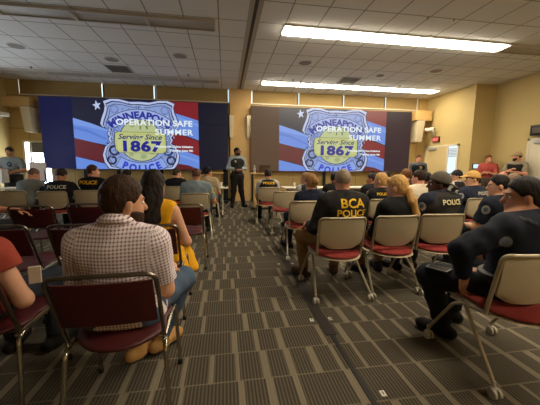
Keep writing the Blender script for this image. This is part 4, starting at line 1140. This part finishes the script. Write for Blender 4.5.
for a in [(1.45, 3.05, 6.95, 7.45, 'white folding table nearest the wooden lectern'), (3.09, 4.69, 6.95, 7.45, 'white folding table nearest the exit door')]: table(*a, 'white tables on the lit side')
for x, y, h, r_, c, lab in ((-.10, 7.2, .11, .035, (226, 222, 212), 'white paper cup on the table by the speaker'), (-.22, 7.12, .06, .03, (40, 34, 30), 'low dark cup left of the white paper cup'), (.01, 7.15, .05, .028, (46, 38, 32), 'low dark cup at the table end by the speaker'), (1.75, 7.2, .10, .034, (222, 216, 206), 'white paper cup on the table near the lectern')):
    t = thing('cup', lab, 'cup', (x, y, .73)); MB().lathe([(r_ * .72, 0), (r_, h), (r_ * .93, h), (r_ * .68, .006)], n=16).build('cup_wall', M('cup_%d_%d_%d' % c, c, .5), t, True); MB().lathe([(r_ * 1.05, h - .006), (r_ * 1.05, h + .004), (r_ * .5, h + .008)], n=16).build('lid', M('cup_%d_%d_%d' % c, c, .5), t, True)
def lectern(x, y, label):
    t = thing('lectern', label, 'lectern', (x, y, 0))
    MB().box(-.30, .30, -.22, .22, 1.02, 1.055, bev=.006).build('top', m_wood, t)
    MB().box(-.20, .20, -.10, .10, .06, 1.02, bev=.006).build('column', m_wood, t)
    MB().box(-.28, .28, -.20, .20, 0, .06, bev=.01).build('base', m_black, t)
lectern(1.02, 8.35, 'wooden lectern in front of the brownish video wall'); lectern(-.34, 8.6, 'wooden lectern in front of the navy video wall')
t = thing('laptop', 'dark open laptop on the lectern by the brownish video wall', 'laptop', (1.12, 8.35, 1.055))
MB().box(-.16, .16, -.11, .11, 0, .016, bev=.003).build('keyboard_deck', m_black, t)
MB().box(-.16, .16, -.008, 0, 0, .22, M4=Matrix.Translation((0, -.11, .016)) @ Matrix.Rotation(.25, 4, 'X')).build('lid', M('laptop_lid', (92, 74, 56), .4, .2), t)
t = thing('water_bottle', 'clear water bottle on the lectern beside the laptop', 'bottle', (.84, 8.32, 1.055))
MB().lathe([(.03, 0), (.033, .01), (.033, .13), (.014, .18), (.014, .2)], n=16).build('bottle_body', M('bottle_plastic', (190, 184, 170), .15), t, True); MB().lathe([(.016, .2), (.016, .22), (.003, .221)], n=12).build('cap', m_white, t, True)
# easel with a pale board, by the window
t = thing('easel', 'easel holding a pale board in front of the bright window', 'easel', (-4.52, 7.9, 0))
MB().box(-.19, .17, -.012, .012, .85, 1.30).build('board', M('board_pale', (206, 186, 170), .7), t)
for s in (-1, 1): MB().tube([(s * .10, .02, 1.36), (s * .26, -.10, 0)], .014, 8).build('leg', m_black, t, True)
MB().tube([(0, .03, 1.36), (0, .42, 0)], .014, 8).build('leg', m_black, t, True); MB().box(-.25, .25, -.05, -.01, .82, .85).build('tray', m_black, t)
t = thing('wire_frame_sign', 'small sign holder with a black frame beside the bent trooper', 'sign holder', (-4.28, 7.3, .73))
mb = MB(); mb.box(-.10, -.085, -.01, .01, 0, .33).box(.085, .10, -.01, .01, 0, .33).box(-.10, .10, -.01, .01, .315, .33).box(-.10, .10, -.01, .01, 0, .015); mb.build('frame', m_black, t); MB().box(-.085, .085, -.004, .004, .015, .315).build('sheet', M('sheet_cream', (214, 204, 178), .7), t)
t = thing('document_box', 'white box on the floor stand by the standing trooper', 'box', (-5.62, 8.2, 0))
MB().box(-.17, .17, -.12, .12, .78, 1.12, bev=.006).build('box', M('box_white', (210, 204, 190), .7), t); MB().tube([(0, 0, .78), (0, 0, .02)], .02, 10).build('post', m_black, t, True); MB().box(-.17, .17, -.17, .17, 0, .025, bev=.006).build('base', m_black, t)

t = thing('notebook', 'white notebook held upright on the lap of the woman in coral', 'notebook', (-1.10, 1.80, .585), .3)
MB().box(-.03, .03, -.008, .008, 0, .10, bev=.003).build('cover', M('notebook_white', (214, 206, 186), .6), t); MB().box(-.028, .028, .008, .012, .004, .096).build('pages', M('pages', (228, 224, 214), .8), t)
t = thing('tablet', 'dark tablet lying on the knee of the large officer in navy', 'tablet', (1.50, 1.74, .578), .5)
MB().box(-.10, .10, -.07, .07, 0, .010, bev=.003).build('body', M('tablet_grey', (66, 64, 62), .4), t); MB().box(-.09, .09, -.06, .06, .010, .0112).build('screen', M('tablet_glass', (40, 40, 44), .15), t)
# ------------------------------------------------------------------ people
NAVY = (30, 33, 44); BLK = (26, 25, 26); GREY = (104, 106, 104); DK = (34, 33, 36)
plaid = plaid_mat('checked_cotton', (238, 228, 230), (184, 152, 162), (132, 92, 110), .0165)
jeans = M('denim', (70, 86, 108), .9, 0, .22, 40, .3, 300)
jeans_d = M('dark_denim', (40, 46, 58), .9, 0, .2, 40, .3, 300)
YL = (236, 186, 44); WT = (206, 200, 186)
# near, dim side
person('bearded brown-haired man in checked shirt, jeans and tan boots on a burgundy chair', -.535, 1.54, 2, 1.200, headoff=(.03, 0), lean=-5, twist=-3, head=(-52, 4, 0), sw=.178, g=1.08, collar=True, arms=('lap', ((.025, .06, -.27), (-.02, .22, .02))), skin='light', sleeve='short', shirt_mat=plaid, trousers_mat=jeans, shoes=(176, 132, 78),
       hair='full', hair_rgb=(58, 38, 24), beard=True, res=.0085, face=True, legs=[(.14, .40, .50, .03, .33, .10), (.26, .43, .50, .10, .40, .10), [(.55, .8), (.6, .8)]], fold=.005, neckopen=.04)
person('woman in sleeveless coral top and dark jeans on a burgundy chair at the frame edge', -1.36, 1.68, -4, 1.13, lean=-4, head=(-10, 4, 0), sw=.165, g=.95, arms=('lap', ((.12, .02, -.27), (-.20, .14, -.02))), skin='light', sleeve='cap', shirt=(150, 64, 50), trousers_mat=jeans_d,
       hair='bob', hair_rgb=(112, 82, 54), res=.009, legs=[(.14, .43, .50, .13, .42, .09), (.16, .44, .50, .14, .42, .09)], neckopen=.02)
person('woman in sleeveless yellow dress with long dark hair, turned to the screens', -.585, 2.50, -6, 1.212, lean=-2, head=(-18, 0, 0), sw=.155, g=.98, arms=('lap', ((.10, .02, -.28), (-.12, .22, -.02))), skin='light', sleeve='none', shirt=(222, 160, 30), skirt=True, hair='long', hair_rgb=(34, 22, 18),
       res=.010, extra=[rc((.14, .15, .47), (.245, .03, .30), .05, .05)], shoes=(60, 40, 30), face=True)
# dim side, middle and far
person('trooper in grey uniform bent forward over papers', -3.64, 5.80, -12, 1.175, lean=34, head=(-30, 22, 0), sw=.19, g=1.12, arms=('table', 'table'), skin='pink', shirt=(118, 120, 116), sleeve='long', trousers=(60, 58, 56), hair='buzz', hair_rgb=(120, 92, 76), res=.013, text=[('shirt', '#patch', .07, (40, 40, 44), 0, -.07, 'right')])
person('officer with white back lettering on a black vest, looking down', -2.935, 5.67, 0, 1.175, lean=10, head=(-8, 24, 0), sw=.185, g=1.08, arms=('table', 'table'), skin='tan', shirt=BLK, sleeve='short', trousers=DK, hair='short', hair_rgb=(52, 36, 28), res=.012, vest=(24, 24, 27), text=[('vest', 'POLICE', .088, WT, -.01, -.12, 'back')])
person('officer with yellow back lettering on a black jacket, head turned aside', -2.45, 5.83, -6, 1.245, lean=2, head=(-62, -2, 0), sw=.185, g=1.06, arms=('table', 'table'), skin='pink', shirt=(22, 22, 26), sleeve='long', trousers=DK, hair='short', hair_rgb=(70, 44, 28), res=.012, text=[('shirt', 'POLICE', .092, YL, -.03, -.10, 'back')], face=True)
person('dark-haired person past the head of the man in checks', -2.16, 6.76, -10, 1.135, lean=8, head=(-30, 8, 0), skin='tan', shirt=(40, 36, 36), sleeve='long', hair='bob', hair_rgb=(34, 24, 22), res=.015)
person('man in black resting his chin on one hand', -1.09, 6.74, -8, 1.185, lean=6, head=(-45, 4, 0), skin='light', shirt=(28, 28, 32), sleeve='long', hair='short', hair_rgb=(70, 52, 40), arms=('table', ((.05, .22, -.18), (-.14, .06, .22))), res=.013, face=True)
person('man in blue-grey uniform shirt with patched sleeve, close-cropped hair', -.50, 5.17, -5, 1.205, lean=4, head=(-8, 0, 0), sw=.20, g=1.2, arms=('lap', ((.08, .10, -.27), (-.06, .2, .0))), skin='tan', shirt=(128, 142, 148), sleeve='short', trousers=DK, hair='buzz', hair_rgb=(92, 62, 46), res=.012, text=[('shirt', '#patch', .08, (206, 176, 84), .0, -.06, 'right')])
person('person in black cap and beige shirt at the table by the speaker', -.40, 6.77, -12, 1.215, lean=4, head=(-40, 0, 0), skin='tan', shirt=(176, 156, 122), sleeve='short', hair='short', hair_rgb=(40, 30, 26), cap=((28, 28, 32), True), res=.013, face=True)
person('person in dark short sleeves reaching an arm over the empty burgundy chair', -2.87, 3.68, -4, 1.19, lean=0, head=(10, 4, 0), sw=.185, arms=('lap', ((.22, -.13, -.09), (.24, -.02, -.01))), skin='pink', shirt=(40, 44, 52), sleeve='short', trousers=DK, hair='short', hair_rgb=(60, 44, 34), res=.012)
person('standing trooper in grey uniform by the window, holding papers', -5.54, 8.6, 178, 1.675, pose='stand', head=(-4, 14, 0), sw=.20, g=1.12, arms=(((.12, .02, -.26), (-.16, .19, -.02)), ((.10, .04, -.26), (-.20, .16, .04))), skin='tan', shirt=(112, 114, 110), sleeve='short', trousers=(56, 54, 54), hair='short', hair_rgb=(50, 38, 32), res=.011, face=True, belt=True, hz=.90, curls=(.9, .9), text=[('shirt', '#patch', .11, (30, 30, 32), .03, -.17, 'front')])
person('standing speaker in black vest and grey sleeves between the video walls', .36, 8.77, -166, 1.785, pose='stand', head=(48, 0, 0), sw=.185, g=1.0, arms=('clasp', 'clasp'), skin='brown', shirt=(150, 158, 162), sleeve='long', trousers=(36, 32, 30), hair='buzz', hair_rgb=(30, 22, 18), vest=(44, 44, 42), beard=True, glasses=True, res=.010, face=True, belt=True, hz=.93, curls=(1.0, .9),
       legs=[(.12, .03, .50, .20, .02, .09), (.11, .02, .50, .15, -.02, .09)], text=[('vest', '#patch', .05, (200, 190, 160), -.08, -.14, 'front')])
# lit side, near row
person('man in black shirt lettered in yellow, grey crew cut, khaki trousers and brown boots', 1.17, 2.71, 2, 1.242, lean=2, head=(-4, -2, 0), sw=.195, g=1.18, arms=(((.10, .03, -.28), (-.02, .22, -.01)), 'lap'), skin='pink', shirt=(40, 38, 36), sleeve='long', trousers=(128, 98, 62), shoes=(74, 48, 30), hair='buzz', hair_rgb=(150, 130, 108), res=.009,
       legs=[(.30, .40, .50, .27, .40, .10), (.12, .44, .50, .13, .46, .10)], text=[('shirt', 'BCA', .122, YL, .045, -.122, 'back'), ('shirt', 'POLICE', .090, YL, .04, -.206, 'back')], neckopen=.035)
person('woman in black blazer with a long blonde ponytail', 1.79, 2.75, 6, 1.172, lean=0, head=(34, 0, 0), sw=.16, g=1.02, arms=('lap', 'lap'), skin='light', shirt=(27, 26, 28), sleeve='long', trousers=(120, 92, 62), hair='pony', hair_rgb=(196, 150, 88), extra=(.085, -.02, 0), res=.009, face=True, neckopen=.03)
person('man in black vest and backward grey cap, lettered across the back', 2.29, 2.77, 8, 1.205, lean=0, neck=-.03, head=(54, 0, -4), sw=.185, g=1.08, arms=('lap', 'lap'), skin='dark', shirt=(36, 40, 54), sleeve='short', trousers=(32, 33, 38), hair='short', hair_rgb=(24, 20, 20), cap=((92, 84, 74), True, (112, 104, 94)), vest=(50, 46, 42), res=.009, face=True,
       text=[('vest', '#panel', .068, (34, 31, 28), .03, -.10, 'back'), ('vest', 'POLICE', .072, (222, 208, 160), .03, -.10, 'back'), ('shirt', '#patch', .075, (150, 146, 140), .0, -.05, 'left')])
person('dark-haired officer in navy with a shoulder patch, face turned aside', 3.09, 2.83, 12, 1.182, lean=-2, head=(46, 4, 0), sw=.185, g=1.1, arms=('lap', 'lap'), skin='light', shirt=NAVY, sleeve='short', trousers=(30, 32, 38), hair='short', hair_rgb=(26, 20, 18), res=.010, face=True, text=[('shirt', '#patch', .08, (140, 138, 134), .0, -.05, 'left')])
person('large dark-haired officer in dark navy uniform, nearest on the lit side', 1.865, 1.55, 20, 1.205, headoff=(.05, -.01), lean=-1, neck=-.02, head=(38, 4, 0), sw=.215, g=1.34, arms=(((.22, .10, -.11), (-.15, .04, -.24)), 'lap'), skin='tan', shirt=(27, 30, 40), sleeve='long', trousers=(28, 29, 34), hair='bun', hair_rgb=(34, 25, 21), res=.0085, face=True, belt=True,
       legs=[(.30, .37, .50, .13, .34, .09), (.20, .42, .50, .18, .44, .09)], text=[('shirt', '#patch', .06, (104, 104, 110), .02, -.06, 'left'), ('shirt', '#braid', .1, (44, 44, 48), 0, -.02, 'back')], fold=.006)
# lit side, second row
person('person in navy shirt with a blond bun, on a tan chair by the aisle', 1.22, 3.96, 4, 1.148, lean=3, head=(14, 6, 0), sw=.168, g=1.05, arms=('lap', 'lap'), skin='light', shirt=(32, 36, 52), sleeve='short', trousers=(34, 38, 50), hair='bun', hair_rgb=(150, 108, 64), res=.010, legs=[(.22, .40, .50, .22, .36, .09), (.12, .44, .50, .12, .44, .09)])
person('woman in black top with yellow collar lettering and pinned-up blond hair', 2.36, 4.06, 4, 1.165, lean=2, head=(38, 2, 0), sw=.16, skin='light', shirt=(32, 30, 30), sleeve='long', hair='bun', hair_rgb=(190, 146, 88), res=.011, face=True, text=[('shirt', 'POLICE', .055, YL, -.04, -.075, 'back')])
person('man in white shirt with dark cropped hair', 3.02, 4.09, 4, 1.212, lean=2, head=(22, 0, 0), sw=.19, g=1.1, skin='pink', shirt=(222, 206, 180), sleeve='short', trousers=(70, 60, 50), hair='short', hair_rgb=(48, 32, 24), res=.011, face=True)
person('man in tan cap and navy shirt with a lettered back, in profile', 3.93, 4.07, 8, 1.195, lean=-2, head=(66, 0, 0), sw=.19, g=1.1, skin='light', shirt=(44, 48, 64), sleeve='short', trousers=DK, hair='short', hair_rgb=(90, 56, 34), cap=((206, 160, 92), False), res=.010, face=True, text=[('shirt', '#panel', .06, (60, 62, 74), .08, -.10, 'back'), ('shirt', 'POLICE', .070, (214, 206, 188), .08, -.10, 'back'), ('shirt', '#patch', .08, (176, 170, 164), 0, -.05, 'left')])
person('grey-haired person low behind the large officer', 4.97, 4.27, 6, 1.165, lean=2, head=(20, 6, 0), skin='light', shirt=(60, 56, 54), sleeve='long', hair='short', hair_rgb=(136, 112, 92), res=.014)
# lit side, third row
person('person in grey sleeves and black vest seen past the blond bun', 1.58, 5.42, 20, 1.132, lean=4, head=(38, 4, 0), skin='pink', shirt=(158, 154, 150), sleeve='long', hair='short', hair_rgb=(140, 106, 74), vest=(30, 30, 34), res=.012, arms=('table', 'lap'), face=True)
person('dark figure in black hidden past the lettered black shirt', 2.16, 5.43, -6, 1.142, lean=6, head=(-20, 6, 0), skin='brown', shirt=(28, 27, 28), sleeve='long', hair='short', hair_rgb=(26, 20, 18), res=.014)
person('man in black with close dark hair before the pinned-up blond hair', 2.95, 5.42, 8, 1.130, lean=4, head=(46, 4, 0), skin='tan', shirt=(30, 31, 38), sleeve='long', hair='short', hair_rgb=(48, 40, 36), res=.013, face=True)
person('brown-haired person between the white shirt and the door', 3.70, 5.43, 8, 1.205, lean=2, head=(20, 0, 0), skin='light', shirt=(70, 58, 50), sleeve='long', hair='full', hair_rgb=(112, 72, 42), res=.014)
person('dark-haired person just past the backward cap', 4.18, 5.43, 6, 1.135, lean=2, head=(10, 4, 0), skin='brown', shirt=(52, 48, 48), sleeve='long', hair='full', hair_rgb=(34, 28, 28), res=.014)
person('man in black cap and grey shirt looking aside', 4.88, 5.43, 8, 1.192, lean=2, head=(56, 0, 0), skin='light', shirt=(170, 168, 162), sleeve='short', hair='short', hair_rgb=(50, 38, 30), cap=((44, 42, 44), False), vest=(38, 36, 38), res=.012, face=True)
person('figure in dark jacket below the man in red', 5.42, 5.43, 6, 1.06, lean=14, head=(16, 16, 0), skin='tan', shirt=(36, 38, 46), sleeve='long', hair='short', hair_rgb=(40, 34, 32), res=.014)
person('bald person below the man with folded arms', 5.89, 5.33, 6, 1.165, lean=2, head=(10, 6, 0), skin='pink', shirt=(60, 52, 48), sleeve='long', hair='bald', res=.014)
person('seated person in vest with yellow collar lettering, facing the lectern', .95, 6.36, 0, 1.18, lean=2, head=(4, 6, 0), sw=.18, skin='tan', shirt=(170, 168, 160), sleeve='short', hair='short', hair_rgb=(46, 34, 28), vest=(38, 36, 34), res=.012, text=[('vest', 'POLICE', .075, YL, 0, -.075, 'back')])
person('far dark-haired person at the last table', 4.03, 6.71, 6, 1.122, lean=4, head=(10, 4, 0), skin='tan', shirt=(50, 46, 46), sleeve='long', hair='full', hair_rgb=(40, 32, 30), res=.016)
# standing along the wall
person('standing officer in black vest with a badge, beside the maple door', 6.51, 9.0, 150, 1.655, pose='stand', head=(14, 0, 0), sw=.19, g=1.05, arms=('hang', 'hang'), skin='pink', shirt=(92, 96, 104), sleeve='short', trousers=(34, 34, 40), hair='short', hair_rgb=(92, 60, 40), vest=(32, 32, 36), res=.011, face=True, belt=True, hz=.88, text=[('vest', '#patch', .075, (226, 186, 70), .07, -.15, 'front')])
person('man in red polo shirt with folded arms against the tan wall', 8.09, 7.88, 130, 1.64, pose='stand', head=(40, 0, 0), sw=.178, g=1.0, arms=('crossed', 'crossed'), skin='pink', shirt=(178, 82, 74), sleeve='short', trousers=(86, 74, 60), hair='short', hair_rgb=(112, 66, 40), res=.011, face=True, hz=.88)
person('bearded man in cap and black vest with folded arms against the tan wall', 8.16, 7.05, 112, 1.69, pose='stand', head=(-62, 2, 0), sw=.19, g=1.1, arms=('crossed', ((.06, .10, -.24), (-.24, .13, .13))), skin='pink', shirt=(150, 138, 116), sleeve='short', trousers=(52, 48, 44), hair='short', hair_rgb=(38, 26, 22), cap=((176, 148, 116), False), vest=(40, 37, 35), beard=True, res=.011, face=True, hz=.90)

# ------------------------------------------------------------------ camera, world, view
cam = bpy.data.cameras.new('camera'); co = bpy.data.objects.new('camera', cam); COL.objects.link(co); S.camera = co
cam.sensor_width = 36; cam.sensor_fit = 'HORIZONTAL'; cam.lens = 36 * 288.0 / 540; cam.clip_start = .02
yaw, pit, rol = math.radians(8.9), math.radians(7.4), math.radians(.5)
co.location = (0, 0, 1.28)
fw = Vector((math.sin(yaw) * math.cos(pit), math.cos(yaw) * math.cos(pit), -math.sin(pit))); rt = Vector((math.cos(yaw), -math.sin(yaw), 0)); up = rt.cross(fw)
r2 = rt * math.cos(rol) + up * math.sin(rol); u2 = up * math.cos(rol) - rt * math.sin(rol)
co.matrix_world = Matrix(((r2.x, u2.x, -fw.x, 0), (r2.y, u2.y, -fw.y, 0), (r2.z, u2.z, -fw.z, 1.28), (0, 0, 0, 1)))
wd = bpy.data.worlds.new('World'); S.world = wd; wd.use_nodes = True
wd.node_tree.nodes['Background'].inputs[0].default_value = [.7, .8, 1, 1]; wd.node_tree.nodes['Background'].inputs[1].default_value = .4
S.view_settings.view_transform = 'Standard'; S.view_settings.look = 'None'; S.view_settings.gamma = 1; S.view_settings.exposure = EXPO
try: S.view_settings.use_curve_mapping = False
except Exception: pass
try:
    S.cycles.use_denoising = True; S.cycles.max_bounces = 8; S.cycles.diffuse_bounces = 5; S.cycles.glossy_bounces = 3; S.cycles.sample_clamp_indirect = 6
except Exception: pass
